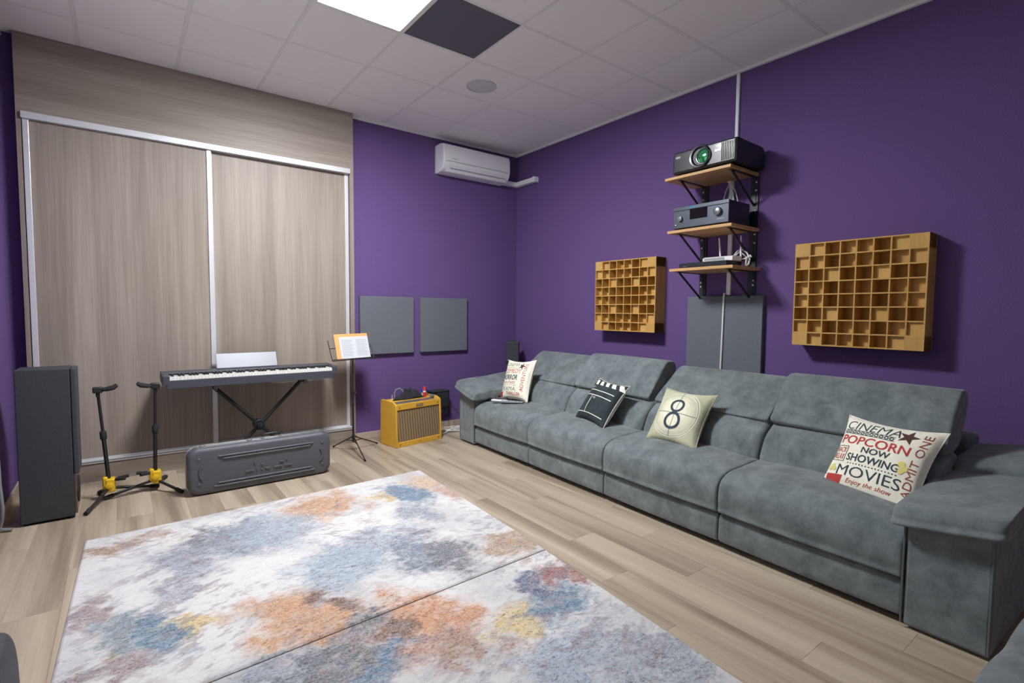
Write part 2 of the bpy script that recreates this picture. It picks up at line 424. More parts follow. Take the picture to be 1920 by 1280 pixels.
t = thing('ceiling_speaker', 'round grey speaker grille flush in a ceiling tile near the air conditioner', 'ceiling speaker', (1.5, .345, H-.004))
part('grille', MB().lathe([(.118, 0), (.118, -.004), (.05, -.006), (.001, -.006)], (0, 0, 0), seg=40), 'disc', t, smooth=True)
part('rim', MB().tube([(.125*math.cos(a*math.pi/20), .125*math.sin(a*math.pi/20), -.003) for a in range(40)], .005, 6, True), 'disc', t, smooth=True)

# ------------------------------------------------------------------ fitted wardrobe
wd = thing('fitted_wardrobe', 'grey oak fitted wardrobe with two large sliding doors in aluminium frames', 'wardrobe', (-.35, YW, 0))
wo = neg((-.35, YW, 0))
WX0, WX1 = -1.553, .85
part('header_panel', box(WX0, WX1, YW, YB-.001, 2.712, H-.006), 'header_wood', wd, off=wo)
part('side_jamb', box(.812, WX1, YW, YB-.001, 0, 2.712), 'door_wood', wd, off=wo)
part('side_jamb', box(WX0, -1.527, YW, YB-.001, 0, 2.712), 'door_wood', wd, off=wo)
part('plinth', box(-1.527, .812, YW+.004, YB-.001, 0, .143), 'header_wood', wd, off=wo)
part('top_rail', box(-1.527, .812, YW-.022, YW+.03, 2.665, 2.712), 'alu', wd, bev=.003, off=wo)
br = part('bottom_rail', box(-1.527, .812, YW-.006, YW+.05, .143, .172), 'alu', wd, bev=.002, off=wo)
part('rail_groove', box(-1.527, .812, YW-.0075, YW-.006, .154, .160), 'alu_dark', br, off=wo)
for (a, b, dy) in ((-1.522, -.366, .006), (-.392, .808, .034)):
    d = part('sliding_door', box(a+.012, b-.012, YW+dy+.006, YW+dy+.016, .172, 2.668), 'door_wood', wd, off=wo)
    part('door_stile', box(a, a+.034, YW+dy-.006, YW+dy+.020, .172, 2.668), 'alu', d, bev=.003, off=wo)
    part('door_stile', box(b-.034, b, YW+dy-.006, YW+dy+.020, .172, 2.668), 'alu', d, bev=.003, off=wo)
    part('door_bottom_bar', box(a+.034, b-.034, YW+dy, YW+dy+.018, .172, .184), 'alu', d, bev=.002, off=wo)

# ------------------------------------------------------------------ air conditioner and its duct
ac = thing('air_conditioner', 'white wall air conditioner below the ceiling in the corner', 'air conditioner', (2.25, YB, 2.84))
ao = neg((2.25, YB, 2.84))
X0, X1 = 1.80, 2.69
pf = [(YB-.001, 3.15), (1.60, 3.155), (1.53, 3.14), (1.513, 3.10), (1.508, 3.00), (1.515, 2.94), (1.535, 2.895), (1.57, 2.862), (1.62, 2.85), (YB-.001, 2.85)]
part('body', MB().prism(pf, 'x', X0, X1), 'white_plastic', ac, bev=.008, smooth=True, off=ao, seg=3)
fl = part('flap', MB().prism([(1.5195, 2.919), (1.5165, 2.921), (1.562, 2.856), (1.566, 2.858)], 'x', X0+.05, X1-.04), 'white_plastic', ac, off=ao)
part('slot', MB().prism([(1.5335, 2.8915), (1.5295, 2.8905), (1.5325, 2.8865), (1.5365, 2.8875)], 'x', X0+.09, X1-.06), 'alu_dark', fl, off=ao)
part('panel_line', box(X0+.03, X1-.02, 1.5075, 1.5125, 2.957, 2.959), 'alu_dark', ac, off=ao)
part('logo', box(X0+.10, X0+.165, 1.5065, 1.5090, 2.985, 2.991), 'ink', ac, off=ao)
dt = thing('cable_duct', 'white square duct running from the air conditioner round the corner', 'duct', (2.8, YB, 2.88))
part('duct_run', box(2.691, XR-.001, YB-.062, YB-.001, 2.862, 2.915), 'white_plastic', dt, bev=.004, off=neg((2.8, YB, 2.88)))
part('duct_elbow', box(XR-.062, XR-.001, 1.34, YB-.062, 2.862, 2.915), 'white_plastic', dt, bev=.004, off=neg((2.8, YB, 2.88)))
part('end_cap', box(XR-.066, XR-.001, 1.295, 1.34, 2.858, 2.919), 'white_plastic', dt, bev=.004, off=neg((2.8, YB, 2.88)))

# white conduit on the right wall
tag(part('wall_conduit', box(XR-.022, XR-.001, -1.172, -1.146, 2.42, H-.03), 'white_plastic', bev=.003), 'white vertical conduit from the ceiling down behind the projector', 'conduit')
tag(part('wall_conduit', box(XR-.022, XR-.001, -1.150, -1.115, 1.485, 2.40), 'white_plastic', bev=.003), 'white vertical conduit passing behind the two lower shelves', 'conduit')
tag(part('thin_cable', MB().tube([(XR-.052, -1.120, 1.50), (XR-.051, -1.115, 1.47), (XR-.051, -1.112, 1.2), (XR-.051, -1.104, .80), (XR-.051, -1.10, .55)], .008, 8), 'white_cable', smooth=True), 'thin white cable running down the grey panel behind the sofa', 'cable')

# ------------------------------------------------------------------ felt panels
def felt(x0, x1, y0, y1, z0, z1, label):
    c = ((x0+x1)/2, (y0+y1)/2, z0)
    o = part('acoustic_panel', box(x0, x1, y0, y1, z0, z1), 'panel_grey', bev=.006, off=neg(c)); o.location = c
    tag(o, label, 'acoustic panel', 'grey felt acoustic panels')
felt(.922, 1.522, YB-.042, YB-.001, .882, 1.482, 'square grey felt acoustic panel behind the music stand')
felt(1.604, 2.204, YB-.042, YB-.001, .882, 1.482, 'square grey felt acoustic panel nearer the corner above the amplifier')
felt(XR-.042, XR-.001, -1.432, -.772, .868, 1.478, 'grey felt acoustic panel below the shelves behind the sofa')

# ------------------------------------------------------------------ skyline diffusers
DEPTH = [[0, 1, 3, 2, 2, 3, .8, 0], [.9, 1.7, 4, 2.4, 2.4, 4, 1.7, .9], [3, 3.2, .9, 4, 4, .9, 3.5, 3.2], [1.6, 2.3, 4, 3.1, 3.1, 4, 2.3, 1.6],
         [1.6, 2.3, 4, 3.1, 3.1, 4, 2.3, 1.6], [3.2, 3.5, .9, 4, 4, .9, 3.5, 3.2], [.9, 1.8, 3.6, 2.2, 2.2, 3.6, 1.8, .6], [0, 1, 3, 2, 2, 3, .8, 0]]
blkm = {}
def diffuser(y0, y1, z0, z1, label):
    """y0 > y1: y0 is the side nearer the far corner"""
    xf, xb = XR-.15, XR-.001
    t = thing('wooden_diffuser', label, 'sound diffuser', (xb, (y0+y1)/2, z0)); o = neg((xb, (y0+y1)/2, z0))
    W, Ht = y0-y1, z1-z0; cw, ch = W/8, Ht/8; th = .008
    part('back_board', box(xb-.012, xb, y1, y0, z0, z1), 'diff', t, off=o)
    for s in (0, 1):
        part('side_panel', box(xf, xb-.012, (y0-th if s else y1), (y0 if s else y1+th), z0, z1), 'diff', t, off=o)
        part('side_panel', box(xf, xb-.012, y1+th, y0-th, (z1-th if s else z0), (z1 if s else z0+th)), 'diff', t, off=o)
    for k in range(1, 8):
        part('fin', box(xf, xb-.012, y0-k*cw-th/2, y0-k*cw+th/2, z0+th, z1-th), 'diff', t, off=o)
        part('fin', box(xf+.0004, xb-.012, y1+th, y0-th, z0+k*ch-th/2, z0+k*ch+th/2), 'diff', t, off=o)
    for r in range(8):
        for c in range(8):
            d = DEPTH[r][c]*.031
            x0 = xf-.0006+d if d == 0 else xf+d
            key = (round(W, 3), round(d, 4))
            g = 0 if d == 0 else th/2
            if key not in blkm:
                blkm[key] = box(0, xb-.012-x0, -cw/2+g, cw/2-g, -ch/2+g, ch/2-g).mesh('well_block', 'diff')
            link('well_block', blkm[key], t, (x0-xb, y0-(c+.5)*cw-(y0+y1)/2, (7.5-r)*ch))
diffuser(-1.705, -2.462, 1.120, 1.826, 'large honey-coloured wooden grid diffuser above the right end of the sofa')
diffuser(.216, -.517, 1.158, 1.838, 'honey-coloured wooden grid diffuser left of the wall shelves')

# ------------------------------------------------------------------ wall shelf unit
SH = [(2.418, -.787, -1.352), (1.994, -.822, -1.372), (1.690, -.850, -1.392)]
XS = 2.53
sl = ['upper beech wall shelf carrying the projector', 'middle beech wall shelf carrying the amplifier receiver', 'lowest beech wall shelf carrying the router and disc player']
ul = ['left black upright wall rail holding the three shelves', 'right black upright wall rail holding the three shelves']
UY = [(-.862, -.922), (-1.29, -1.35)]
for (a, b), lb in zip(UY, ul):
    c = (XR, (a+b)/2, 1.49); u = thing('shelf_upright', lb, 'shelf rail', c, group='black shelf uprights')
    part('rail', box(XR-.012, XR-.001, a, b, 1.49, 2.40), 'black_metal', u, bev=.002, off=neg(c))
    for z in (2.353, 2.29, 2.135, 1.953, 1.887, 1.595, 1.56):
        part('screw', MB().lathe([(.009, 0), (.009, .003), (.005, .006), (.001, .0065)], (XR-.012, (a+b)/2+(.012 if a > -1 else -.012), z), 'x', 10, -1), 'steel', u, smooth=True, off=neg(c))
for (z, a, b), lb in zip(SH, sl):
    c = (XR-.014, (a+b)/2, z-.022); s = thing('wall_shelf', lb, 'shelf', c, group='beech wall shelves'); o = neg(c)
    part('board', box(XS, XR-.014, b, a, z-.022, z), 'shelf_wood', s, bev=.002, off=o)
    for (ua, ub) in UY:
        ym = (ua+ub)/2
        k = MB().box(XS+.05, XR-.0125, ym-.012, ym+.012, z-.027, z-.0221)
        k.box(XR-.017, XR-.0125, ym-.012, ym+.012, z-.245, z-.027)
        k.tube([(XS+.08, ym, z-.030), (XR-.018, ym, z-.24)], .0085, 8)
        part('bracket', k, 'black_metal', s, off=o)

# projector
pc = (2.52, -1.135, 2.418); pj = thing('projector', 'black projector with a large green-tinted lens on the top shelf', 'projector', pc)
def PJ(nm, mb, m, par=pj, **k): return part(nm, mb, m, par, **k)
top = [(0, .012), (0, .17), (.01, .182), (.36, .175), (.395, .15), (.395, .012)]
PJ('body', MB().prism(top, 'y', -.268, .268), 'black_plastic', bev=.012, smooth=True, seg=3)
PJ('front_panel', box(-.006, .004, -.255, .250, .022, .168), 'gloss_black', bev=.004)
PJ('lens_surround', MB().lathe([(.088, -.012), (.088, .012), (.082, .020), (.070, .018), (.062, .004), (.058, -.004)], (-.004, .022, .100), 'x', 40, -1), 'gloss_black', smooth=True)
PJ('lens_ring', MB().tube([(-.014, -.008+.057*math.cos(a*math.pi/20), .098+.057*math.sin(a*math.pi/20)) for a in range(40)], .006, 8, True), 'silver_knob', smooth=True)
PJ('lens', MB().lathe([(.055, -.008), (.055, .004), (.04, .012), (.02, .016), (.001, .017)], (-.004, -.008, .098), 'x', 32, -1), 'lens', smooth=True)
for k in range(8): PJ('vent_slat', box(-.010, -.005, -.150-k*.013, -.156-k*.013, .03, .160), 'black_plastic')
PJ('painted_glint', box(-.009, -.005, -.098, -.145, .108, .120), 'silver_knob')  # silver strip stands in for the ceiling panel's reflection in the glossy front
PJ('control_strip', box(-.009, -.005, .235, .195, .125, .142), 'silver_knob')
for fx in (.05, .34):
    for fy in (-.2, .2): PJ('foot', MB().lathe([(.014, .0), (.014, .014)], (fx, fy, 0), seg=12), 'rubber')

# receiver
rc = (2.55, -1.098, 1.994); rv = thing('av_receiver', 'dark grey amplifier receiver with a round volume knob on the middle shelf', 'receiver', rc)
part('body', box(.012, .30, -.235, .235, .012, .178), 'black_plastic', rv, bev=.004)
part('front_panel', box(0, .012, -.238, .238, .014, .150), 'receiver', rv, bev=.003)
part('front_top_strip', box(.001, .012, -.238, .238, .152, .180), 'receiver', rv, bev=.002)
part('display', box(-.002, .001, -.065, .085, .072, .150), 'display', rv)
part('volume_knob', MB().lathe([(.032, 0), (.030, .022), (.024, .026), (.001, .026)], (0, -.155, .10), 'x', 28, -1), 'silver_knob', rv, smooth=True)
part('selector_knob', MB().lathe([(.022, 0), (.020, .018), (.001, .020)], (0, .168, .085), 'x', 24, -1), 'silver_knob', rv, smooth=True)
part('power_button', MB().lathe([(.007, 0), (.006, .005), (.001, .006)], (0, .212, .040), 'x', 12, -1), 'silver_knob', rv)
part('logo', box(-.001, .0005, -.145, -.205, .040, .050), 'silver_knob', rv)
part('painted_reflection', box(0, .002, .04, .085, .157, .172), mat('blue_reflection_strip', (.07, .20, .36, 1), .3, .4), rv)  # blue reflection on the receiver's top strip, painted as a coloured patch
for k in range(2): part('button', box(-.003, 0, .128-k*.025, .116-k*.025, .098, .104), 'silver_knob', rv)
for fx in (.05, .26):
    for fy in (-.18, .18): part('foot', MB().lathe([(.018, 0), (.018, .013)], (fx, fy, 0), seg=14), 'rubber', rv)

# disc player, router
dc = (2.60, -1.095, 1.690); dv = thing('disc_player', 'slim black disc player lying on the lowest shelf', 'disc player', dc)
part('body', box(.006, .22, -.205, .200, .006, .046), 'black_plastic', dv, bev=.003)
part('front_panel', box(0, .006, -.207, .202, .008, .044), 'gloss_black', dv, bev=.002)
part('tray_line', box(-.001, .0005, -.02, .13, .028, .030), 'receiver', dv)
part('logo', box(-.001, .0005, .13, .165, .016, .021), 'silver_knob', dv)
for fx in (.03, .19):
    for fy in (-.16, .16): part('foot', box(fx-.01, fx+.01, fy-.01, fy+.01, 0, .007), 'rubber', dv)
qc = (2.66, -1.165, 1.736); ro = thing('router', 'small white router with two upright antennas on the disc player', 'router', qc)
part('body', MB().prism([(0, 0), (0, .030), (.02, .038), (.12, .038), (.13, .030), (.13, 0)], 'y', -.150, .100), 'white_plastic', ro, bev=.004, smooth=True)
part('label_strip', box(-.001, .001, -.085, .085, .008, .028), 'ink', ro)
for y, tilt in ((.020, .02), (-.145, .004)):
    part('antenna', MB().tube([(.126, y, .030), (.126, y+tilt*.3, .06), (.126, y+tilt, .195)], [.007, .007, .0055], 10), 'white_plastic', ro, smooth=True)
def loop(cx, cy, cz, r, n, s, seed):
    rr = random.Random(seed); P = []
    for k in range(n*14+1):
        a = k/14*2*math.pi
        P.append((cx+.012*math.sin(a*.7+seed), cy+r*(1+.15*rr.random())*math.cos(a)*s, cz+r*(1+.15*rr.random())*math.sin(a)))
    return P
cb = MB().tube([(2.802, -1.23, 1.765), (2.82, -1.26, 1.82), (2.83, -1.29, 1.835), (2.82, -1.34, 1.80), (2.80, -1.375, 1.745), (2.79, -1.37, 1.71), (2.78, -1.355, 1.70)], .006, 8)
cb.tube([(2.802, -1.22, 1.758), (2.825, -1.28, 1.815), (2.83, -1.32, 1.78), (2.81, -1.36, 1.735), (2.80, -1.345, 1.702)], .006, 8)
cb.tube([(2.802, -1.24, 1.750), (2.803, -1.29, 1.752), (2.80, -1.33, 1.755), (2.77, -1.37, 1.752), (2.80, -1.385, 1.765), (2.82, -1.365, 1.78), (2.81, -1.345, 1.765), (2.79, -1.352, 1.745), (2.785, -1.35, 1.700)], .006, 8)
tag(part('cable_bundle', cb, 'white_cable', smooth=True), 'white looped cables hanging beside the router on the lowest shelf', 'cables')
cb = MB()
for k, (y, dy) in enumerate(((-1.11, .035), (-1.145, .012), (-1.17, -.018), (-1.19, -.04))):
    cb.tube([(2.885, -1.15+.01*k, 2.39), (2.885, y, 2.31), (2.885, y+dy*.5, 2.24), (2.885, y+dy, 2.15), (2.89, y+dy, 2.08), (2.90, y, 2.0)], .004, 8)
tag(part('cable_bundle', cb, 'white_cable', smooth=True), 'pale cables dropping from the projector behind the receiver', 'cables')

# ------------------------------------------------------------------ sofa
def catmull(pts, n=6):
    out = []; m = len(pts)
    for i in range(m):
        p0, p1, p2, p3 = (Vector(pts[(i+k-1) % m]) for k in range(4))
        for j in range(n):
            t = j/n
            out.append(.5*((2*p1)+(p2-p0)*t+(2*p0-5*p1+4*p2-p3)*t*t+(3*p1-p0-3*p2+p3)*t**3))
    return out
def pad(prof, y0, y1, r=.035, bulge=.008, n=6, tilt=None, mid=8):
    """soft cushion: closed (x,z) outline swept along y with rounded ends; tilt(x,y,z) bends it"""
    P = catmull(prof, n); c = sum(P, Vector((0, 0)))/len(P); L = y1-y0; k = len(P)
    ss = [(L*0+r*(1-math.cos(a)), r*(1-math.sin(a))) for a in [math.pi/2*j/6 for j in range(7)]]
    sec = [(y0+d, ins) for d, ins in ss]
    for j in range(1, mid): sec.append((y0+r+(L-2*r)*j/mid, -bulge*math.sin(math.pi*j/mid)))
    sec += [(y1-d, ins) for d, ins in reversed(ss)]
    b = MB(); vs = []; fs = []
    for y, ins in sec:
        for p in P:
            d = p-c; l = d.length
            q = c+d*((l-ins)/l)
            v = (q.x, y, q.y)
            vs.append(tilt(*v) if tilt else v)
    for i in range(len(sec)-1):
        for j in range(k): fs.append((i*k+j, i*k+(j+1) % k, (i+1)*k+(j+1) % k, (i+1)*k+j))
    fs += [tuple(range(k)), tuple((len(sec)-1)*k+j for j in range(k))]
    return b.add(vs, fs)

SO = (1.70, -.95, 0)
sofa = thing('sofa', 'long grey suede four-seat recliner sofa along the purple wall', 'sofa', SO, math.radians(-2.0))
B = [1.775, .893, .008, -.893, -1.775]        # seat boundaries, left to right
part('base', box(.10, 1.08, B[4]-.02, B[0]+.02, .045, .30), 'sofa_under', sofa)
part('back_shell', MB().prism([(.78, .30), (.92, .70), (1.08, .70), (1.08, .30)], 'y', B[4]+.01, B[0]-.01), 'suede', sofa, bev=.02, smooth=True)
seatp = [(.012, .205), (-.016, .245), (-.018, .33), (.006, .392), (.085, .428), (.22, .440), (.36, .448), (.50, .448), (.62, .44), (.66, .32), (.60, .215), (.30, .20)]
footp = [(.012, .035), (-.002, .06), (-.004, .12), (.0, .175), (.018, .198), (.06, .20), (.085, .18), (.09, .06), (.07, .032)]
lumb = [(.395, .43), (.405, .50), (.445, .585), (.515, .645), (.575, .668), (.66, .66), (.74, .60), (.72, .50), (.66, .42), (.50, .40)]
head_low = [(.520, .668), (.545, .705), (.64, .785), (.765, .880), (.835, .918), (.885, .905), (.90, .855), (.83, .76), (.72, .665), (.59, .645)]
head_up = [(.505, .676), (.530, .725), (.61, .835), (.69, .932), (.735, .958), (.81, .948), (.835, .89), (.79, .79), (.72, .68), (.59, .650)]
for k in range(4):
    a, b = B[k+1], B[k]
    def crown(x, y, z, a=a, b=b):
        u = (y-a)/(b-a)*2-1
        if z > .40 and x < .7: z += .016*(1-u*u)*min(1, max(0, (x)/.15))
        return (x, y, z)
    part('seat_cushion', pad(seatp, a+.002, b-.002, .018, .005, tilt=crown), 'suede', sofa, smooth='all')
    part('footrest', pad(footp, a+.003, b-.003, .014, .002), 'suede', sofa, smooth='all')
    part('lumbar_cushion', pad(lumb, a+.004, b-.004, .04, .012), 'suede', sofa, smooth='all')
    part('headrest', pad(head_up if k in (1, 3) else head_low, a+(.010 if k != 1 else .03), b-.010, .018, .003), 'suede', sofa, smooth='all')
for s in (1, -1):
    i0, i1 = (B[0]+.004, B[0]+.285) if s > 0 else (B[4]-.004, B[4]-.285)
    yo, yi = i1, i0
    lo, hi = min(i0, i1), max(i0, i1)
    ti, up_, = (.09, .015) if s > 0 else (.05, 0.0)
    arm = part('arm_panel', MB().prism([(yi, .012), (yo, .012), (yo, .452+up_+ti*.75), (yi, .452+up_)], 'x', -.012, 1.04), 'suede', sofa, bev=.014, smooth=True, seg=3)
    part('piping', MB().tube([(-.012, yi-s*.006, .02), (-.014, yi-s*.006, .20), (-.012, yi-s*.006, .44)], .004, 6), 'seam', arm, smooth=True)
    part('piping', MB().tube([(-.012, yo-s*.004, .02), (-.014, yo-s*.004, .20), (-.012, yo-s*.004, .46)], .004, 6), 'seam', arm, smooth=True)
    def slope(x, y, z, s=s, yi=yi, ti=ti, up_=up_):
        u = abs(y-(yi-s*.05))/.35
        return (x, y, z+up_+ti*u+.055*max(0, x)/.7)
    armp = [(-.030, .440), (-.052, .475), (-.035, .508), (.02, .520), (.25, .522), (.50, .522), (.70, .522), (.735, .49), (.70, .440), (.35, .432)]
    part('arm_cushion', pad(armp, min(yi-s*.05, yo+s*.035), max(yi-s*.05, yo+s*.035), .03, .004, tilt=slope), 'suede', sofa, smooth='all')
    rear = [(.60, .44), (.585, .52), (.64, .565), (.75, .575), (.92, .575), (1.02, .56), (1.05, .50), (1.02, .44), (.80, .42)]
    part('arm_rear_cushion', pad(rear, min(yi-s*.02, yo+s*.03), max(yi-s*.02, yo+s*.03), .03, .004, tilt=slope), 'suede', sofa, smooth='all')
for fx in (.12, 1.0):
    for fy in (B[0]+.15, .9, 0, -.9, B[4]-.15): part('foot', MB().lathe([(.025, 0), (.022, .05)], (fx, fy, 0), seg=12), 'rubber', sofa)

# ------------------------------------------------------------------ throw cushions with printed fronts
def text2d(body, bold=0.0, shear=0.0):
    cu = bpy.data.curves.new('lettering', 'FONT'); cu.body = body; cu.size = 1; cu.resolution_u = 3; cu.offset = bold; cu.shear = shear
    o = bpy.data.objects.new('lettering', cu); COL.objects.link(o)
    dg = bpy.context.evaluated_depsgraph_get(); dg.update()
    me = bpy.data.meshes.new_from_object(o.evaluated_get(dg))
    vs = [(v.co.x, v.co.y) for v in me.vertices]; fs = [tuple(p.vertices) for p in me.polygons]
    bpy.data.objects.remove(o); bpy.data.curves.remove(cu); bpy.data.meshes.remove(me)
    xs_ = [v[0] for v in vs]; ys_ = [v[1] for v in vs]
    x0, x1, y0, y1 = min(xs_), max(xs_), min(ys_), max(ys_)
    return [((v[0]-x0)/(x1-x0), (v[1]-y0)/(y1-y0)) for v in vs], fs
def fit_text(body, x0, x1, y0, y1, rot=0, **k):
    vs, fs = text2d(body, **k)
    out = []
    for u, v in vs:
        if rot == 90: out.append((x1-v*(x1-x0), y0+u*(y1-y0)))
        else: out.append((x0+u*(x1-x0), y0+v*(y1-y0)))
    return out, fs
def rect2d(x0, x1, y0, y1): return [(x0, y0), (x1, y0), (x1, y1), (x0, y1)], [(0, 1, 2, 3)]
def poly2d(pts): return list(pts), [tuple(range(len(pts)))]
def disc2d(cx, cy, r, n=14): return poly2d([(cx+r*math.cos(2*math.pi*k/n), cy+r*math.sin(2*math.pi*k/n)) for k in range(n)])
def ring2d(cx, cy, r0, r1, n=40, sy=1.0):
    vs = []; fs = []
    for k in range(n):
        a = 2*math.pi*k/n; vs += [(cx+r0*math.cos(a), cy+sy*r0*math.sin(a)), (cx+r1*math.cos(a), cy+sy*r1*math.sin(a))]
    for k in range(n): j = (k+1) % n; fs.append((2*k, 2*k+1, 2*j+1, 2*j))
    return vs, fs
def line2d(x0, y0, x1, y1, w):
    d = Vector((x1-x0, y1-y0)).normalized(); n = Vector((-d.y, d.x))*w/2
    return [(x0+n.x, y0+n.y), (x0-n.x, y0-n.y), (x1-n.x, y1-n.y), (x1+n.x, y1+n.y)], [(0, 1, 2, 3)]
def star2d(cx, cy, r, rot=0):
    p = [(cx+(r if k % 2 == 0 else r*.4)*math.sin(math.pi*k/5+rot), cy+(r if k % 2 == 0 else r*.4)*math.cos(math.pi*k/5+rot)) for k in range(10)]
    vs = [(cx, cy)]+p; return vs, [(0, 1+k, 1+(k+1) % 10) for k in range(10)]
def join2d(*ss):
    V = []; F = []
    for v, f in ss:
        k = len(V); V += v; F += [tuple(i+k for i in g) for g in f]
    return V, F

class Cushion:
    """square pillow; local frame x right, y up (in its plane), z out of its printed front"""
    def __init__(s, label, q, W, Hh, T, front, back, group='cinema-print throw cushions'):
        x, y, z, yaw, lean, roll = q
        n0 = Vector((-math.cos(yaw), math.sin(yaw), 0)); r0 = Vector((-math.sin(yaw), -math.cos(yaw), 0)); u0 = Vector((0, 0, 1))
        u1 = u0*math.cos(lean)-n0*math.sin(lean); n1 = n0*math.cos(lean)+u0*math.sin(lean)
        r = r0*math.cos(roll)+u1*math.sin(roll); u = u1*math.cos(roll)-r0*math.sin(roll)
        s.W, s.H, s.T = W, Hh, T
        s.t = thing('throw_cushion', label, 'cushion', group=group)
        s.t.matrix_world = Matrix(((r.x, u.x, n1.x, x), (r.y, u.y, n1.y, y), (r.z, u.z, n1.z, z), (0, 0, 0, 1)))
        for nm, sg, m in (('front_cover', 1, front), ('back_cover', -1, back)):
            n = 28; vs = []; fs = []
            for j in range(n+1):
                for i in range(n+1): vs.append(s.pos((-1+2*i/n)*W/2, (-1+2*j/n)*Hh/2, sg))
            for j in range(n):
                for i in range(n): fs.append((j*(n+1)+i, j*(n+1)+i+1, (j+1)*(n+1)+i+1, (j+1)*(n+1)+i))
            part(nm, MB().add(vs, fs), m, s.t, smooth='all')
        # seam cord all the way round
        ring = []
        for k in range(80):
            e, f = divmod(k, 20); f = f/10-1
            uu, vv = ((f, -1), (1, f), (-f, 1), (-1, -f))[e]
            ring.append(s.pos(uu*W/2, vv*Hh/2, 1))
        part('seam', MB().tube(ring, .003, 6, True), back, s.t, smooth='all')
    def pos(s, x, y, sg=1, lift=0):
        u = max(-1, min(1, x/(s.W/2))); v = max(-1, min(1, y/(s.H/2)))
        px = x*(1-.115*(1-v*v)*abs(u)**1.5); py = y*(1-.115*(1-u*u)*abs(v)**1.5)
        h = s.T*(max(0, (1-u*u)*(1-v*v)))**.42
        h *= 1+.05*math.sin(7*u+3*v)*math.sin(5*v-2*u+s.W*50)
        return (px, py, sg*(h+lift))
    def prnt(s, shape, m, name='print', lift=.0016):
        bm = bmesh.new(); vs = [bm.verts.new((p[0], p[1], 0)) for p in shape[0]]
        for f in shape[1]:
            try: bm.faces.new([vs[i] for i in f])
            except ValueError: pass
        st = .014
        k = -s.W/2+st
        while k < s.W/2:
            bmesh.ops.bisect_plane(bm, geom=bm.verts[:]+bm.edges[:]+bm.faces[:], plane_co=(k, 0, 0), plane_no=(1, 0, 0)); 
            bmesh.ops.bisect_plane(bm, geom=bm.verts[:]+bm.edges[:]+bm.faces[:], plane_co=(0, k, 0), plane_no=(0, 1, 0)); k += st
        for v in bm.verts: v.co = s.pos(v.co.x, v.co.y, 1, lift)
        bmesh.ops.recalc_face_normals(bm, faces=bm.faces)
        me = bpy.data.meshes.new(name); bm.to_mesh(me); bm.free(); me.materials.append(M[m])
        return link(name, me, s.t)
    def text(s, body, m, *a, **k): return s.prnt(fit_text(body, *a, **k), m, 'lettering')

# popcorn cushion
c = Cushion('cream cushion reading POPCORN and NOW SHOWING at the right end of the sofa', (2.035, -2.495, .588, .20, .60, -.01), .465, .455, .075, 'cream', 'cream')
c.text('CINEMA', 'p_ink', -.205, .075, .135, .190, bold=-.008, shear=.15)
c.prnt(join2d(*[ring2d(-.195+k*.024, .118, .006, .0105, 10) for k in range(11)], rect2d(-.205, .06, .129, .132), rect2d(-.205, .06, .104, .107)), 'p_ink')
c.prnt(star2d(.108, .152, .050, .2), 'p_brown')
c.text('POPCORN', 'p_red', -.200, .145, .042, .094, bold=.012)
c.prnt(join2d(rect2d(-.212, -.135, .024, .027), rect2d(-.212, -.135, -.063, -.060), rect2d(-.138, -.135, -.06, .024), rect2d(-.212, -.209, -.06, .024)), 'p_brown')
c.text('BACK', 'p_red', -.205, -.142, -.012, .018)
c.text('RELAX', 'p_red', -.205, -.142, -.052, -.020)
c.text('NOW', 'p_ink', -.060, .070, .002, .036, bold=.015)
c.text('SHOWING', 'p_ink', -.125, .130, -.052, -.010, bold=.015)
c.prnt(join2d(*[disc2d(-.105+k*.0155, -.066, .0036, 8) for k in range(16)]), 'p_ink')
c.text('MOVIES', 'p_ink', -.150, .160, -.140, -.080, bold=-.003)
c.text('Enjoy the show', 'p_red', -.085, .130, -.188, -.152, shear=.3, bold=-.004)
c.text('ADMIT ONE', 'p_dred', .168, .205, -.165, .185, rot=90, bold=-.003)
c.prnt(poly2d([(-.195, -.192), (-.115, -.192), (-.108, -.142), (-.205, -.142)]), 'p_red')
c.prnt(join2d(*[disc2d(-.195+.012*k, -.112+.016*(k % 2), .012) for k in range(3)]), 'p_yellow', lift=.0024)
c.prnt(join2d(disc2d(.135, -.004, .016), disc2d(.152, -.022, .016), disc2d(.14, -.04, .014)), 'p_yellow', lift=.0024)
# genre cushion
c = Cushion('cream cushion reading COMEDY, HORROR and ADVENTURE at the far end of the sofa', (2.111, .585, .655, -.013, .34, .08), .42, .42, .07, 'cream', 'cream')
c.text('CINEMA', 'p_grey', -.170, .040, .138, .182, shear=.15)
c.prnt(join2d(*[disc2d(-.165+k*.02, .118, .005, 8) for k in range(11)]), 'p_grey')
c.prnt(star2d(.085, .138, .045, .3), 'p_brown')
c.text('COMEDY', 'p_red', -.185, .095, .058, .105, bold=-.003)
c.text('HORROR', 'p_ink', -.180, .070, -.012, .042, bold=.02)
c.text('FANTASY', 'p_dred', -.155, .050, -.052, -.026)
c.prnt(join2d(*[disc2d(-.15+k*.017, -.064, .004, 8) for k in range(13)]), 'p_dred')
c.text('DRAMA', 'p_grey', -.185, .060, -.125, -.080, bold=-.006)
c.text('THRILLER', 'p_red', -.085, .125, -.172, -.138, bold=.012)
c.text('ADVENTURE', 'p_red', .118, .165, -.120, .170, rot=90, bold=-.002)
c.prnt(poly2d([(-.20, -.19), (-.145, -.19), (-.14, -.135), (-.205, -.135)]), 'p_red')
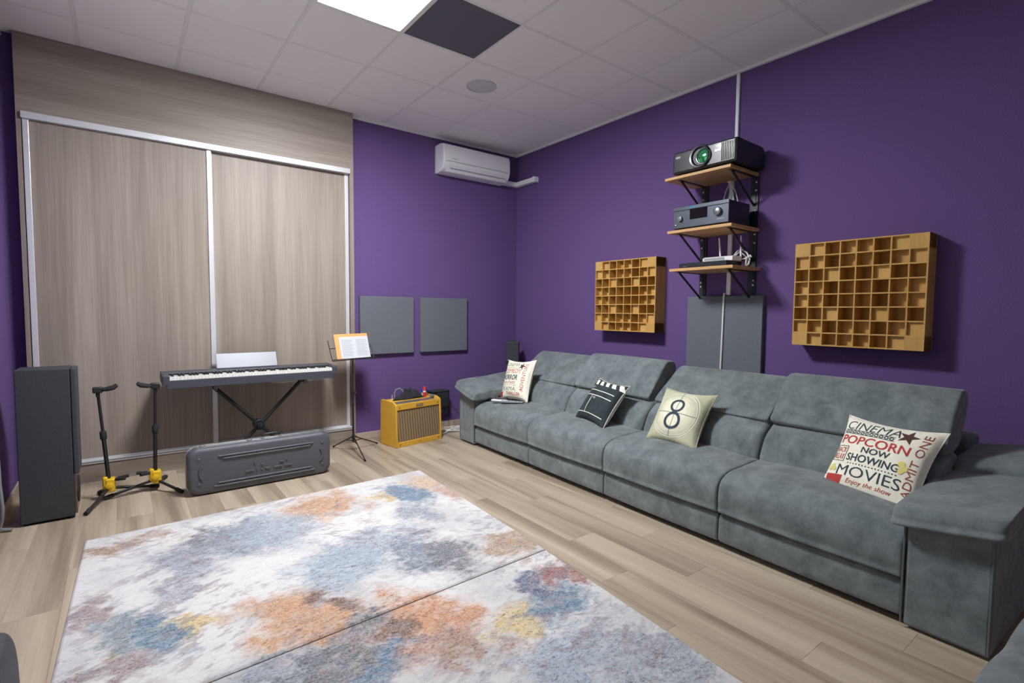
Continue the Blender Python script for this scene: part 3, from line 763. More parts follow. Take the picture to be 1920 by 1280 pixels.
# clapperboard cushion
c = Cushion('black clapperboard-print cushion with white stripes on the second seat', (2.061, -.575, .608, .229, .625, -.035), .42, .40, .075, 'slate', 'cream2')
for k in range(5):
    x = -.185+k*.082
    c.prnt(poly2d([(x, .182), (x+.045, .182), (x+.085, .130), (x+.04, .130)]), 'p_cream')
c.text('ACTION', 'p_cream', -.175, -.105, .090, .108)
c.prnt(rect2d(-.195, .180, .068, .074), 'p_cream'); c.prnt(rect2d(-.195, .180, .020, .026), 'p_cream'); c.prnt(rect2d(-.195, .180, -.142, -.136), 'p_cream')
c.prnt(rect2d(-.062, -.056, -.136, .020), 'p_cream'); c.text('TAKE', 'p_cream', -.040, .000, -.004, .010)
# countdown cushion
c = Cushion('olive cream cushion printed with a film countdown number 8', (2.053, -1.315, .610, .058, .565, .005), .42, .42, .075, 'olive', 'olive')
for k, rr_ in enumerate((.158, .140, .118, .092)):
    f_ = .25+.25*k; nm_ = 'print_fade_%d' % k
    M[nm_] = mat(nm_, (.47+.27*f_, .47+.25*f_, .32+.24*f_, 1), .9, var=.06, scale=30)
    c.prnt(disc2d(0, .005, rr_, 40), nm_, lift=.0006+.0003*k)
c.prnt(ring2d(0, .005, .163, .168, 48), 'p_cream'); c.prnt(ring2d(0, .005, .180, .185, 48), 'p_cream')
c.prnt(line2d(-.155, .005, .175, .005, .005), 'p_grey', lift=.002); c.prnt(line2d(.0, -.175, .0, .185, .005), 'p_grey', lift=.002)
c.prnt(ring2d(0, .062, .036, .054, 36), 'p_ink', 'numeral', .003); c.prnt(ring2d(0, -.052, .046, .066, 36), 'p_ink', 'numeral', .003)

# remotes on the far seat
def remote(x, y, a, l, w, m, label, btn):
    cx = (x, y, .466); t = thing('remote_control', label, 'remote control', cx, a)
    part('body', box(-l/2, l/2, -w/2, w/2, 0, .016), m, t, bev=.006, smooth=True, seg=3)
    for k in range(5):
        for j in (-1, 1): part('button', box(-l*.36+k*l*.15-.005, -l*.36+k*l*.15+.005, j*w*.22-.004, j*w*.22+.004, .016, .018), btn, t)
remote(1.955, .70, math.radians(-55), .19, .046, 'black_plastic', 'black remote control lying closest to the red-lettered cushion', 'ink')
remote(1.895, .60, math.radians(-60), .16, .045, 'white_plastic', 'white remote control lying between the two dark ones', 'ink')
remote(1.945, .46, math.radians(-48), .22, .05, 'rest', 'grey remote control lying at the front of the sofa seat', 'ink_blue')

# ------------------------------------------------------------------ rugs
def vnoise(x, y, sc, seed):
    rs = np.random.RandomState(seed); g = rs.rand(64, 64)
    u = x*sc+13.7*seed; v = y*sc+7.3*seed
    i = np.floor(u).astype(int); j = np.floor(v).astype(int); fu = u-i; fv = v-j
    fu = fu*fu*(3-2*fu); fv = fv*fv*(3-2*fv)
    a = g[i % 64, j % 64]; b = g[(i+1) % 64, j % 64]; c_ = g[i % 64, (j+1) % 64]; d = g[(i+1) % 64, (j+1) % 64]
    return (a*(1-fu)+b*fu)*(1-fv)+(c_*(1-fu)+d*fu)*fv
def fbm(x, y, sc, seed, oct=5):
    s = 0; amp = .5; tot = 0
    for k in range(oct):
        s = s+amp*vnoise(x, y, sc*2**k, seed+k); tot += amp; amp *= .62
    return s/tot
RC = {'o': (.66, .35, .17), 'o2': (.67, .31, .14), 'po': (.78, .56, .38), 't': (.50, .33, .21), 'br': (.44, .28, .17), 'red': (.34, .10, .07), 'pink': (.62, .36, .30), 'y': (.76, .58, .28),
      'bl': (.13, .25, .38), 'lb': (.40, .48, .56), 'tg': (.27, .35, .39), 'db': (.20, .25, .32), 'dg': (.19, .20, .22), 'gb': (.36, .41, .47), 'lav': (.47, .47, .52), 'nv': (.11, .14, .24),
      'dbr': (.22, .14, .11), 'sbr': (.46, .30, .23), 'mv': (.42, .33, .34)}
BL = [('o', .029, .085, .19, .25), ('br', -1.035, .125, .16, .10), ('o', -.411, -1.136, .20, .24), ('o2', -.021, -1.52, .20, .24), ('t', .724, -1.143, .17, .13), ('red', .761, -1.521, .10, .11), ('pink', .911, -.225, .10, .17),
      ('y', -.763, -.925, .13, .06), ('y', .346, -1.721, .11, .09), ('y', .429, -.047, .10, .05), ('po', .864, .113, .13, .19), ('o', -.319, -1.521, .04, .07), ('y', -1.121, -.965, .03, .07),
      ('bl', -.918, -.905, .09, .19), ('tg', -1.072, -.836, .08, .16), ('db', -.531, -.09, .18, .22), ('dg', -.716, .001, .07, .2), ('lb', -.296, -.119, .2, .24), ('gb', -.765, -.252, .14, .22),
      ('lb', .052, -.693, .25, .2), ('lb', -.132, -.863, .24, .17), ('db', .271, -.935, .14, .18), ('dg', .41, -.997, .10, .20), ('bl', .632, -.023, .10, .20), ('gb', .493, -.43, .11, .2), ('lav', -.85, -.592, .07, .13),
      ('bl', .57, -1.727, .12, .14), ('nv', .565, -1.512, .08, .12), ('gb', -.549, -1.465, .18, .10), ('dg', -.417, -1.527, .18, .10), ('bl', -.29, -1.70, .18, .10), ('dbr', -.256, -1.144, .07, .11), ('dbr', -.146, -1.522, .06, .10),
      ('sbr', .088, -1.74, .10, .13), ('mv', -1.176, -.644, .06, .13), ('mv', -1.078, -1.072, .14, .06), ('dg', -.236, -1.364, .10, .07),
      ('lb', .30, -2.05, .2, .2), ('gb', .62, -2.2, .15, .2), ('o', -.5, -2.3, .25, .25), ('db', -.9, -2.0, .2, .2), ('t', .1, -2.5, .2, .2), ('bl', -.1, -2.8, .3, .15), ('br', -1.0, -2.7, .2, .2), ('lb', .5, -2.75, .2, .2)]
def rug(corners, label, seed):
    """corners: back-left, back-right, front-left, front-right on the floor"""
    (ax, ay), (bx, by), (cx_, cy_), (dx, dy) = corners
    org = ((ax+dx)/2, (ay+dy)/2, 0)
    nx, ny = 430, 350
    U, V = np.meshgrid(np.linspace(0, 1, nx), np.linspace(0, 1, ny))
    X = (ax*(1-U)+bx*U)*(1-V)+(cx_*(1-U)+dx*U)*V; Y = (ay*(1-U)+by*U)*(1-V)+(cy_*(1-U)+dy*U)*V
    # slightly wavering edge
    Z = np.full_like(X, .011)
    edge = np.minimum(np.minimum(U, 1-U)*2.1, np.minimum(V, 1-V)*1.7)
    Z -= .006*np.clip(1-edge/.008, 0, 1)
    col = np.zeros(X.shape+(3,)); base = np.array((.63, .62, .615)); col[:] = base
    tone = fbm(X, Y, 2.6, 3)[..., None]; col *= (1-.34*np.clip(tone*2.6-1.05, 0, 1)*np.array((1.0, .95, .88)))
    wx = (fbm(X, Y, 6, 11, 7)-.5)*.42; wy = (fbm(X, Y, 6, 23, 7)-.5)*.42; cov = np.zeros_like(X)
    tex = fbm(X, Y*1.5, 22, 31, 5); gr = fbm(X*.8, Y*1.7, 60, 91, 3); br = fbm(X, Y, 7, 71, 5)
    grain = np.clip((tex*.55+gr*.45-.32)*3.4, 0, 1)
    for k, (cn, px, py, rx, ry) in enumerate(BL):
        d = np.sqrt(((X+wx-px)/(rx*1.2))**2+((Y+wy-py)/(ry*1.2))**2)
        m = np.clip((1.6-d)/1.35, 0, 1); m = m*m*(3-2*m)
        m = np.clip(m*1.5-.12-(1-grain)*.40, 0, 1)*(.62+.38*grain)*(.80+.45*np.clip(br, 0, .5))
        m = np.clip(m, 0, .93); cov = np.maximum(cov, m)
        col = col*(1-m[..., None])+np.array(RC[cn])*.80*m[..., None]
    # scattered dark scratches
    for (p, q, sd, th) in ((1.0, .5, 51, .575), (.9, -.6, 57, .60)):
        sc = fbm((X*p+Y*q)*1.0, (Y*p-X*q)*2.8, 10, sd, 5); m = np.clip((sc-th)*9, 0, .6)*np.clip(fbm(X, Y, 2.2, sd+10)*3.4-1.3, 0, 1)
        col = col*(1-m[..., None])+np.array((.26, .22, .25))*m[..., None]
    vs = np.stack([X-org[0], Y-org[1], Z], -1).reshape(-1, 3)
    idx = np.arange(nx*ny).reshape(ny, nx)
    fs = np.stack([idx[:-1, :-1], idx[1:, :-1], idx[1:, 1:], idx[:-1, 1:]], -1).reshape(-1, 4)
    per = list(idx[0, :])+list(idx[1:, -1])+list(idx[-1, -2::-1])+list(idx[-2:0, 0][::-1] if False else idx[1:-1, 0][::-1])
    nv = len(vs); low = vs[per].copy(); low[:, 2] = .0006
    vall = np.concatenate([vs, low]); n = len(per)
    side = [(int(per[i]), int(per[(i+1) % n]), nv+(i+1) % n, nv+i) for i in range(n)]
    me = bpy.data.meshes.new('area_rug')
    me.from_pydata(vall.tolist(), [], [tuple(f) for f in fs.tolist()]+side); me.update()
    ca = me.color_attributes.new('rugcol', 'FLOAT_COLOR', 'POINT')
    call = np.concatenate([col.reshape(-1, 3), np.tile(np.array((.30, .29, .29)), (n, 1))])
    ca.data.foreach_set('color', np.concatenate([call, np.concatenate([.25+.75*cov.reshape(-1, 1), np.zeros((n, 1))])], 1).astype(np.float32).ravel())
    me.materials.append(M['rug'])
    o = link('area_rug', me, None, org); tag(o, label, 'rug', 'matching abstract rugs')
rug(((-1.205, .345), (.945, .415), (-1.250, -1.368), (.852, -1.285)), 'pale abstract rug with blue and orange patches nearer the guitar case', 1)
rug(((-1.252, -1.376), (.850, -1.293), (-1.300, -3.10), (.700, -3.02)), 'pale abstract rug with blue and orange patches in the foreground', 2)

# ------------------------------------------------------------------ tower speaker by the left wall
sc_ = (-1.392, .94, 0); sp = thing('tower_speaker', 'tall black floor-standing speaker by the left wall', 'speaker', sc_)
part('cabinet', box(-.135, .118, -.115, .115, .015, .958), 'spk', sp, bev=.004)
part('grille', box(.121, .148, -.113, .113, .285, .955), 'grille', sp, bev=.006)
part('baffle', box(.118, .132, -.113, .113, .03, .285), 'baffle', sp, bev=.004)
part('bass_driver', MB().lathe([(.085, 0), (.085, .006), (.07, .008), (.03, -.004), (.02, .006), (.001, .009)], (.131, 0, .16), 'x', 28), 'rubber', sp, smooth=True)
for fx in (-.11, .10):
    for fy in (-.09, .09): part('foot', MB().lathe([(.016, 0), (.014, .016)], (fx, fy, 0), seg=12), 'rubber', sp)
tag(part('hanging_cable', MB().tube([(-1.612, .76, 1.02), (-1.606, .755, .70), (-1.600, .75, .30), (-1.592, .75, .16), (-1.600, .77, .08), (-1.615, .79, .03), (-1.60, .80, .012), (-1.56, .79, .010)], .011, 10), 'grey_cable', smooth=True), 'thick grey cable hanging down the left wall in front of the tower speaker', 'cable')

# projection screen facing the sofa, on the left wall outside the view
ps = (XL, -1.30, .92); t = thing('projection_screen', 'wide white projection screen on the left wall facing the sofa', 'screen', ps)
part('screen_surface', box(.004, .016, -1.62, 1.62, .05, 1.87), 'screen', t)
f = MB()
for a in (-1, 1): f.box(.001, .032, a*1.62, a*1.68, 0, 1.92)
f.box(.001, .032, -1.62, 1.62, 0, .05); f.box(.001, .032, -1.62, 1.62, 1.87, 1.92)
part('frame', f, 'black_metal', t)

# rounded black cabinet cut by the left edge
sb = (-1.452, -1.47, 0); s = thing('subwoofer', 'dark rounded subwoofer cabinet at the left edge beside the rug', 'subwoofer', sb)
part('cabinet', pad([(-.165, .03), (-.172, .2), (-.165, .34), (-.12, .372), (0, .378), (.115, .372), (.160, .34), (.172, .2), (.165, .03), (0, .02)], -.21, .21, .06, .004), 'spk', s, smooth='all')
part('top_grille', box(-.12, .11, .03, .19, .372, .392), 'grille', s, bev=.008)
for fx in (-.1, .1):
    for fy in (-.14, .14): part('foot', MB().lathe([(.02, 0), (.018, .035)], (fx, fy, 0), seg=12), 'rubber', s)

# small corner speaker on a wooden stand
ks = (2.70, 1.44, 0); k = thing('stand_speaker', 'small dark speaker on a wooden stand in the corner behind the sofa', 'speaker', ks, math.radians(-40))
part('cabinet', box(-.075, .075, -.07, .09, .735, .985), 'spk', k, bev=.006)
part('grille', box(-.07, .07, -.078, -.07, .742, .978), 'grille', k, bev=.003)
part('badge', box(-.058, -.042, -.081, -.078, .755, .775), 'steel', k)
part('top_plate', box(-.085, .085, -.08, .09, .722, .735), 'black_metal', k)
part('post', box(-.035, .035, -.02, .05, .02, .722), 'stand_wood', k, bev=.004)
part('base', box(-.12, .12, -.10, .12, 0, .02), 'black_metal', k, bev=.004)

# ------------------------------------------------------------------ guitar stands
def guitar_stand(c, feet, topv, side, label):
    t = thing('guitar_stand', label, 'guitar stand', (c[0], c[1], 0), group='folding guitar stands'); o = (-c[0], -c[1], 0)
    base = Vector((c[0], c[1], .115)); topp = Vector(topv)
    d = (topp-base); mid = base+d*.52
    part('lower_tube', MB().tube([base+d*.02, mid], .013, 12), 'black_metal', t, smooth=True, off=o)
    part('upper_tube', MB().tube([mid, topp-Vector((0, 0, .015))], .0095, 12), 'black_metal', t, smooth=True, off=o)
    part('clutch_collar', MB().tube([mid-d*.05, mid-d*.035, mid+d*.03, mid+d*.045], [.015, .020, .020, .013], 14), 'rubber', t, smooth=True, off=o)
    y = part('folding_hub', MB().box(c[0]-.020, c[0]+.036, c[1]-.036, c[1]+.036, .055, .150).box(c[0]-.036, c[0]-.006, c[1]-.030, c[1]+.030, .075, .165), 'yellow', t, bev=.010, smooth=True, off=o, seg=3)
    part('hub_cap', MB().lathe([(.022, 0), (.022, .012), (.012, .016), (.001, .016)], (c[0], c[1]-.032, .105), 'y', 18, -1), 'yellow', y, smooth=True, off=o)
    for f in feet:
        f = Vector(f); s0 = Vector((c[0], c[1], .082)); e = Vector((f.x, f.y, .014)); dd = (e-s0).normalized()
        l = part('leg', MB().tube([s0, e], .010, 10), 'black_metal', t, smooth=True, off=o)
        part('rubber_foot', MB().tube([e-dd*.055, e-dd*.05, e+dd*.004], [.012, .0138, .0138], 12), 'rubber', l, smooth=True, off=o)
    # lower rest arms with foam
    for a in (-.5, .5):
        dv = Vector((side*math.cos(a), -math.sin(abs(a))*(1 if a > 0 else -.2)-.2, .08)).normalized()
        r = part('rest_arm', MB().tube([base+Vector((0, 0, .02)), base+Vector((0, 0, .025))+dv*.10], .006, 8), 'black_metal', t, smooth=True, off=o)
        part('foam_sleeve', MB().tube([base+Vector((0, 0, .0235))+dv*.05, base+Vector((0, 0, .0255))+dv*.112], .0115, 10), 'rubber', r, smooth=True, off=o)
    # yoke head
    h = part('neck_yoke', MB().box(topp.x-.028, topp.x+.028, topp.y-.026, topp.y+.026, topp.z-.020, topp.z+.020).box(topp.x-.012, topp.x+.012, topp.y-.014, topp.y+.014, topp.z-.05, topp.z-.018), 'black_metal', t, bev=.006, smooth=True, off=o)
    for a in (-1, 1):
        p = [topp+Vector((side*.015, a*.012, 0)), topp+Vector((side*.05, a*.034, .002)), topp+Vector((side*.085, a*.034, .010)), topp+Vector((side*.105, a*.030, .024))]
        part('yoke_prong', MB().tube(p, [.010, .012, .014, .011], 10), 'rubber', h, smooth=True, off=o)
guitar_stand((-1.105, 1.11), [(-1.222, .83), (-1.165, 1.27), (-.82, 1.195)], (-1.148, 1.11, .775), 1, 'black guitar stand with yellow hub next to the tall speaker')
guitar_stand((-.838, 1.14), [(-1.135, 1.10), (-.690, .945), (-.76, 1.42)], (-.822, 1.14, .775), -1, 'black guitar stand with yellow hub next to the guitar case')

# ------------------------------------------------------------------ guitar case
gc = (-.165, .875, 0); g = thing('guitar_case', 'long dark grey moulded guitar case standing on its side', 'guitar case', gc, math.radians(.5))
def rrect(w, h, r, n=8):
    P = []
    for cx, cz, a0 in ((w/2-r, h-r, 0), (-w/2+r, h-r, 90), (-w/2+r, r, 180), (w/2-r, r, 270)):
        for j in range(n+1): a = math.radians(a0+90*j/n); P.append((cx+r*math.cos(a), cz+r*math.sin(a)))
    return P
def shell(y_in, y_out, w, h, r):
    """half shell with rounded edge, from the seam at y_in to the face at y_out"""
    b = MB(); rings = []; s = 1 if y_out > y_in else -1; d = abs(y_out-y_in); e = .032
    for yy, ins in ((0, 0), (d-e, .002)) + tuple((d-e+e*math.sin(math.radians(a)), .002+e*(1-math.cos(math.radians(a)))) for a in (18, 36, 54, 72, 90)):
        rings.append([(x*(1-2*ins/w), y_in+s*yy, h/2+(z-h/2)*(1-2*ins/h)) for x, z in rrect(w, h, r)])
    n = len(rings[0]); vs = [p for q in rings for p in q]; fs = []
    for i in range(len(rings)-1):
        for j in range(n): fs.append((i*n+j, i*n+(j+1) % n, (i+1)*n+(j+1) % n, (i+1)*n+j))
    fs += [tuple(range(n)), tuple((len(rings)-1)*n+j for j in range(n))]
    return b.add(vs, fs)
CW, CH = 1.005, .345
part('front_shell', shell(0, -.075, CW, CH, .075), 'case', g, smooth=True)
part('rear_shell', shell(.006, .055, CW, CH, .075), 'case', g, smooth=True)
part('valance', MB().tube([(x, .003, z) for x, z in [(a*1.003, .1725+(b-.1725)*1.006) for a, b in rrect(CW, CH, .075)]], .005, 8, True), 'steel', g, smooth=True)
for z0, x0, x1 in ((.272, -.31, .36), (.252, -.28, .34), (.078, -.31, .34), (.055, -.34, .37)):
    part('ridge', MB().tube([(x0, -.073, z0), (x0+.012, -.078, z0), (x1-.012, -.078, z0), (x1, -.073, z0)], .0075, 10), 'case', g, smooth=True)
for x0, l in ((-.135, .06), (-.062, .012), (-.030, .016), (.0, .04), (.062, .06), (.14, .055)):
    part('embossed_mark', MB().box(x0, x0+l, -.083, -.072, .120, .134), 'case', g, bev=.004)
for x0, z0, l in ((-.075, .178, .010), (-.025, .158, .018), (.105, .160, .028), (.15, .168, .014)):
    part('embossed_mark', MB().box(x0, x0+l, -.083, -.072, z0-.004, z0+.010), 'case', g, bev=.004)
for sx in (-1, 1):
    P = [(sx*(.355+.075*math.cos(a)), -.077, .165+.075*math.sin(a)) for a in [math.radians(-42+84*j/12) for j in range(13)]]
    part('ridge', MB().tube(P, .008, 8), 'case', g, smooth=True)
    for z in (.085, .262): part('corner_stud', MB().lathe([(.014, 0), (.010, .005), (.001, .006)], (sx*.43, -.074, z), 'y', 14, -1), 'case', g, smooth=True)
for x in (-.40, -.09, .41):
    q = part('latch', MB().box(x-.020, x+.020, -.018, .020, CH-.002, CH+.010), 'steel', g, bev=.003)
    part('latch_tab', MB().box(x-.012, x+.012, -.026, -.012, CH-.012, CH+.012), 'steel', q, bev=.003)
part('handle', MB().tube([(.00, .004, CH), (.005, .004, CH+.022), (.03, .004, CH+.030), (.10, .004, CH+.030), (.125, .004, CH+.022), (.13, .004, CH)], .008, 10), 'black_plastic', g, smooth=True)
for x in (0.0, .13): part('handle_mount', MB().box(x-.013, x+.013, -.010, .016, CH-.002, CH+.010), 'steel', g, bev=.003)

# ------------------------------------------------------------------ keyboard stand and stage piano
xs_c = (-.075, 1.40, 0); xt = thing('keyboard_stand', 'black folding X keyboard stand behind the guitar case', 'stand', xs_c)
for sg, yy in ((1, -.02), (-1, .02)):
    part('cross_bar', MB().tube([(-sg*.345, yy, .700), (sg*.30, yy, .025)], .016, 12), 'black_metal', xt, smooth=True)
    part('top_support', MB().tube([(-sg*.345, -.14, .708), (-sg*.345, .13, .708)], .014, 12), 'black_metal', xt, smooth=True)
    ft = part('foot_bar', MB().tube([(sg*.30, -.17, .018), (sg*.30, .17, .018)], .015, 12), 'black_metal', xt, smooth=True)
    for e in (-1, 1):
        part('end_cap', MB().tube([(sg*.30, e*.15, .018), (sg*.30, e*.178, .018)], .0178, 12), 'rubber', ft, smooth=True)
    part('support_cap', MB().tube([(-sg*.345, -.145, .708), (-sg*.345, -.115, .708)], .0170, 12), 'rubber', xt, smooth=True)
part('pivot_plate', MB().lathe([(.045, -.040), (.045, .040)], (-.012, 0, .350), 'y', 20), 'black_metal', xt, bev=.004, smooth=True)
part('pivot_knob', MB().lathe([(.022, 0), (.024, .02), (.018, .032), (.001, .034)], (-.012, -.040, .350), 'y', 16, -1), 'black_plastic', xt, smooth=True)

kc = (-.112, 1.40, .7385); kb = thing('stage_piano', 'slim dark 88-key digital piano on the folding stand', 'keyboard', kc)
KW = 1.322
part('body', MB().box(-KW/2+.03, KW/2-.03, -.13, .15, -.014, .055).box(-KW/2, KW/2, -.02, .15, .02, .080), 'kbd', kb, bev=.005)
for s in (-1, 1): part('end_block', box(s*(KW/2), s*(KW/2-.048), -.15, -.02, .012, .092), 'kbd', kb, bev=.008)
part('front_rail', box(-KW/2+.030, KW/2-.030, -.148, -.130, -.014, .052), 'kbd', kb, bev=.004)
part('top_panel', box(-KW/2, KW/2, -.002, .15, .080, .097), 'kbd', kb, bev=.006)
kw = (KW-.096)/52
wm = box(.0004, kw-.0009, 0, .138, 0, .024).mesh('white_key', 'key_white'); bm_ = box(-.0062, .0062, 0, .088, 0, .014).mesh('black_key', 'key_black')
for i in range(52):
    x = -KW/2+.048+i*kw
    link('white_key', wm, kb, (x, -.142, .052))
    if i < 51 and (i % 7) in (0, 2, 3, 5, 6): link('black_key', bm_, kb, (x+kw, -.092, .0765))
rest = part('music_rest', MB().prism([(.085, .097), (.092, .097), (.150, .222), (.143, .222)], 'x', -.268, .205), 'rest', kb, bev=.002)
part('rest_ledge', box(-.268, .205, .062, .092, .095, .105), 'kbd', rest, bev=.002)

# ------------------------------------------------------------------ music stand with folder
mc = (.716, 1.33, 0); ms = thing('music_stand', 'thin black tripod music stand holding an orange folder', 'music stand', mc)
part('lower_pole', MB().tube([(0, 0, .09), (0, 0, .56)], .0095, 12), 'black_metal', ms, smooth=True)
part('upper_pole', MB().tube([(0, 0, .55), (0, 0, .885)], .0065, 12), 'black_metal', ms, smooth=True)
for z in (.555, .14): part('clamp_knob', MB().tube([(0, 0, z-.02), (0, 0, z+.02)], .0145, 12).tube([(.01, 0, z), (.032, -.004, z)], .006, 8), 'black_plastic', ms, smooth=True)
for fx, fy in ((-.115, .235), (-.04, -.40), (.285, .12)):
    l = part('leg', MB().tube([(0, 0, .145), (fx, fy, .010)], .0055, 8), 'black_metal', ms, smooth=True)
    part('rubber_foot', MB().tube([(fx*.95, fy*.95, .016), (fx, fy, .0085)], .008, 10), 'rubber', l, smooth=True)
    part('brace', MB().tube([(0, 0, .10), (fx*.35, fy*.35, .098)], .004, 8), 'black_metal', l, smooth=True)
# desk: local axes along its tilted plane
TL = math.radians(24); ey = Vector((0, math.sin(TL), math.cos(TL))); ex = Vector((.995, .06, .02)).normalized(); en = ex.cross(ey)
O = Vector((-.19, -.035, .872))
def dk(u, v, w=0): return tuple(O+ex*u+ey*v-en*(-w))
W_, H_ = .40, .245
b = MB()
for P in ([dk(-.01, 0), dk(W_, 0)], [dk(-.01, 0), dk(-.025, .20)], [dk(W_, 0), dk(W_-.02, .15)], [dk(0.19, 0), dk(.19, .2)], [dk(-.02, .12), dk(W_-.02, .12)]): b.tube(P, .0042, 8)
part('desk_frame', b, 'black_metal', ms, smooth=True)
b = MB()
for v0, w0 in ((0, .0),): b.tube([dk(-.005, 0, .005), dk(-.005, 0, .03)], .004, 6).tube([dk(W_, 0, .005), dk(W_, 0, .03)], .004, 6).tube([dk(-.005, 0, .03), dk(W_+.04, 0, .03)], .004, 6)
part('page_ledge', b, 'black_metal', ms, smooth=True)
def slab(u0, u1, v0, v1, w0, w1):
    p = [dk(u, v, w) for w in (w0, w1) for u, v in ((u0, v0), (u1, v0), (u1, v1), (u0, v1))]
    return MB().add(p, [(0, 1, 2, 3), (4, 7, 6, 5), (0, 4, 5, 1), (1, 5, 6, 2), (2, 6, 7, 3), (3, 7, 4, 0)])
of = (-mc[0], -mc[1], 0)
fd = thing('song_folder', 'orange folder with a white printed sheet on the music stand', 'folder', mc)
part('cover', slab(.035, .36, .006, .255, .006, .010), 'orange', fd)
sh = part('sheet', slab(.075, .36, .010, .225, .0105, .0125), 'paper', fd)
for r in range(14):
    for c0 in (.095, .235):
        part('printed_line', slab(c0, c0+(.085+.025*((r*7) % 3)/2), .20-r*.0128, .2045-r*.0128, .0126, .0131), 'ink_blue' if r == 0 else 'ink', sh)

# ------------------------------------------------------------------ guitar amplifier
am = (1.335, 1.385, 0); A = thing('guitar_amplifier', 'yellow tweed guitar amplifier with striped brown grille cloth', 'amplifier', am, math.radians(9.5))
AW, AD, AH = .56, .27, .445
b = MB()
side = [(-AD*.62, .0), (-AD*.56, AH-.03), (-AD*.48, AH-.012), (-AD*.30, AH+.004), (AD*.30, AH+.008), (AD*.42, AH), (AD*.46, 0)]
for s in (-1, 1): part('side_panel', MB().prism([(y, z) for y, z in side], 'x', s*AW/2, s*(AW/2-.020)), 'tweed', A, bev=.006, smooth=True)
part('bottom_panel', box(-AW/2+.02, AW/2-.02, -AD*.6, AD*.45, .0, .02), 'tweed', A)
part('rear_panel', box(-AW/2+.02, AW/2-.02, AD*.38, AD*.45, .02, AH-.01), 'tweed', A)
part('top_panel', box(-AW/2+.02, AW/2-.02, -AD*.15, AD*.40, AH-.025, AH-.010), 'tweed', A, bev=.003)
part('control_panel', MB().prism([(-AD*.46, AH-.045), (-AD*.46, AH-.035), (-AD*.15, AH-.015), (-AD*.15, AH-.03)], 'x', -AW/2+.02, AW/2-.02), 'steel', A)
fy = lambda z: -AD*.62+(AD*.06)*z/(AH-.03)
def strip(nm, x0, x1, z0, z1, m, d0, d1, par=A, **k):
    return part(nm, MB().prism([(fy(z0)+d0, z0), (fy(z1)+d0, z1), (fy(z1)+d1, z1), (fy(z0)+d1, z0)], 'x', x0, x1), m, par, **k)
strip('front_board', -AW/2+.02, AW/2-.02, .365, AH-.022, 'tweed', .002, .03, bev=.004)
strip('front_board', -AW/2+.02, AW/2-.02, .0, .050, 'tweed', .002, .03, bev=.004)
strip('grille_cloth', -AW/2+.02, AW/2-.02, .048, .368, 'grillcloth', .012, .02)
pl = strip('name_plate', -.035, .045, .382, .402, 'brown_plate', -.001, .003)
strip('plate_trim', -.028, .038, .390, .394, 'cream', -.0016, -.001, par=pl)
for x in (-.235, .235):
    for z in (.025, .39): strip('screw', x-.004, x+.004, z-.007, z+.007, 'black_metal', -.0005, .003)
strip('screw', -.004, .004, .021, .029, 'black_metal', -.0005, .003)
part('cable_loop', MB().tube([(-.16, .04, AH-.012), (-.165, .04, AH+.06), (-.15, .035, AH+.095), (-.115, .03, AH+.105), (-.085, .02, AH+.085), (-.07, .015, AH+.05), (-.06, .01, AH-.01)], .007, 10), 'grey_cable', A, smooth=True)
part('loose_wire', MB().tube([(-.235, -.02, AH-.015), (-.232, -.02, AH+.06)], .0025, 6), 'white_cable', A)

# black cloth heap lying on the amplifier
def heap(name, cx, cy, cz, rx, ry, h, seed, mtl, label, cat, rot=0):
    b = MB(); n, m = 34, 12; vs = [(0, 0, h*(.9+.1*math.sin(seed)))]; fs = []
    rr = np.random.RandomState(seed); ph = rr.rand(6)*6.28
    for j in range(1, m+1):
        t = j/m
        for i in range(n):
            a = 2*math.pi*i/n
            wob = 1+.13*math.sin(3*a+ph[0])+.09*math.sin(5*a+ph[1])
            z = h*(1-t**2.2)*(1+.28*math.sin(4*a+ph[2]+5*t)+.22*math.sin(7*a+ph[3]-6*t))+.006*rr.rand()
            vs.append((rx*t*wob*math.cos(a), ry*t*wob*math.sin(a), max(z, .001)))
    for i in range(n): fs.append((0, 1+i, 1+(i+1) % n))
    for j in range(m-1):
        for i in range(n): fs.append((1+j*n+i, 1+(j+1)*n+i, 1+(j+1)*n+(i+1) % n, 1+j*n+(i+1) % n))
    fs.append(tuple(1+(m-1)*n+i for i in range(n)))
    o = part(name, b.add(vs, fs), mtl, smooth='all'); o.location = (cx, cy, cz); o.rotation_euler = (0, 0, rot); tag(o, label, cat); return o
rz = math.radians(9.5)
def onamp(x, y, z=AH-.009): return (am[0]+x*math.cos(rz)-y*math.sin(rz), am[1]+x*math.sin(rz)+y*math.cos(rz), z)
p = onamp(-.01, .02); heap('crumpled_cloth', p[0], p[1], p[2], .165, .055, .075, 3, 'black_cloth', 'crumpled black cloth bag lying on the yellow amplifier', 'cloth', rz)
p = onamp(.172, -.01); t = thing('drink_can', 'slim red can standing on the yellow amplifier', 'can', p)
part('body', MB().lathe([(.014, 0), (.017, .006), (.017, .095), (.013, .103), (.013, .106)], (0, 0, 0), seg=20), 'red', t, smooth=True)
part('lid', MB().lathe([(.013, .1055), (.0125, .1075), (.010, .1065), (.001, .1065)], (0, 0, 0), seg=20), 'p_red', t, smooth=True)
part('printed_band', MB().lathe([(.0173, .05), (.0173, .066)], (0, 0, 0), seg=20), 'cream2', t, smooth=True)
p = onamp(.215, .050); t = thing('plastic_tub', 'blue lidded tub on the amplifier beside the red can', 'tub', p)
part('tub', MB().lathe([(.030, 0), (.033, .045), (.001, .045)], (0, 0, 0), seg=20), 'paper', t, smooth=True)
part('lid', MB().lathe([(.036, .042), (.037, .062), (.028, .072), (.001, .073)], (0, 0, 0), seg=20), 'blue', t, smooth=True)
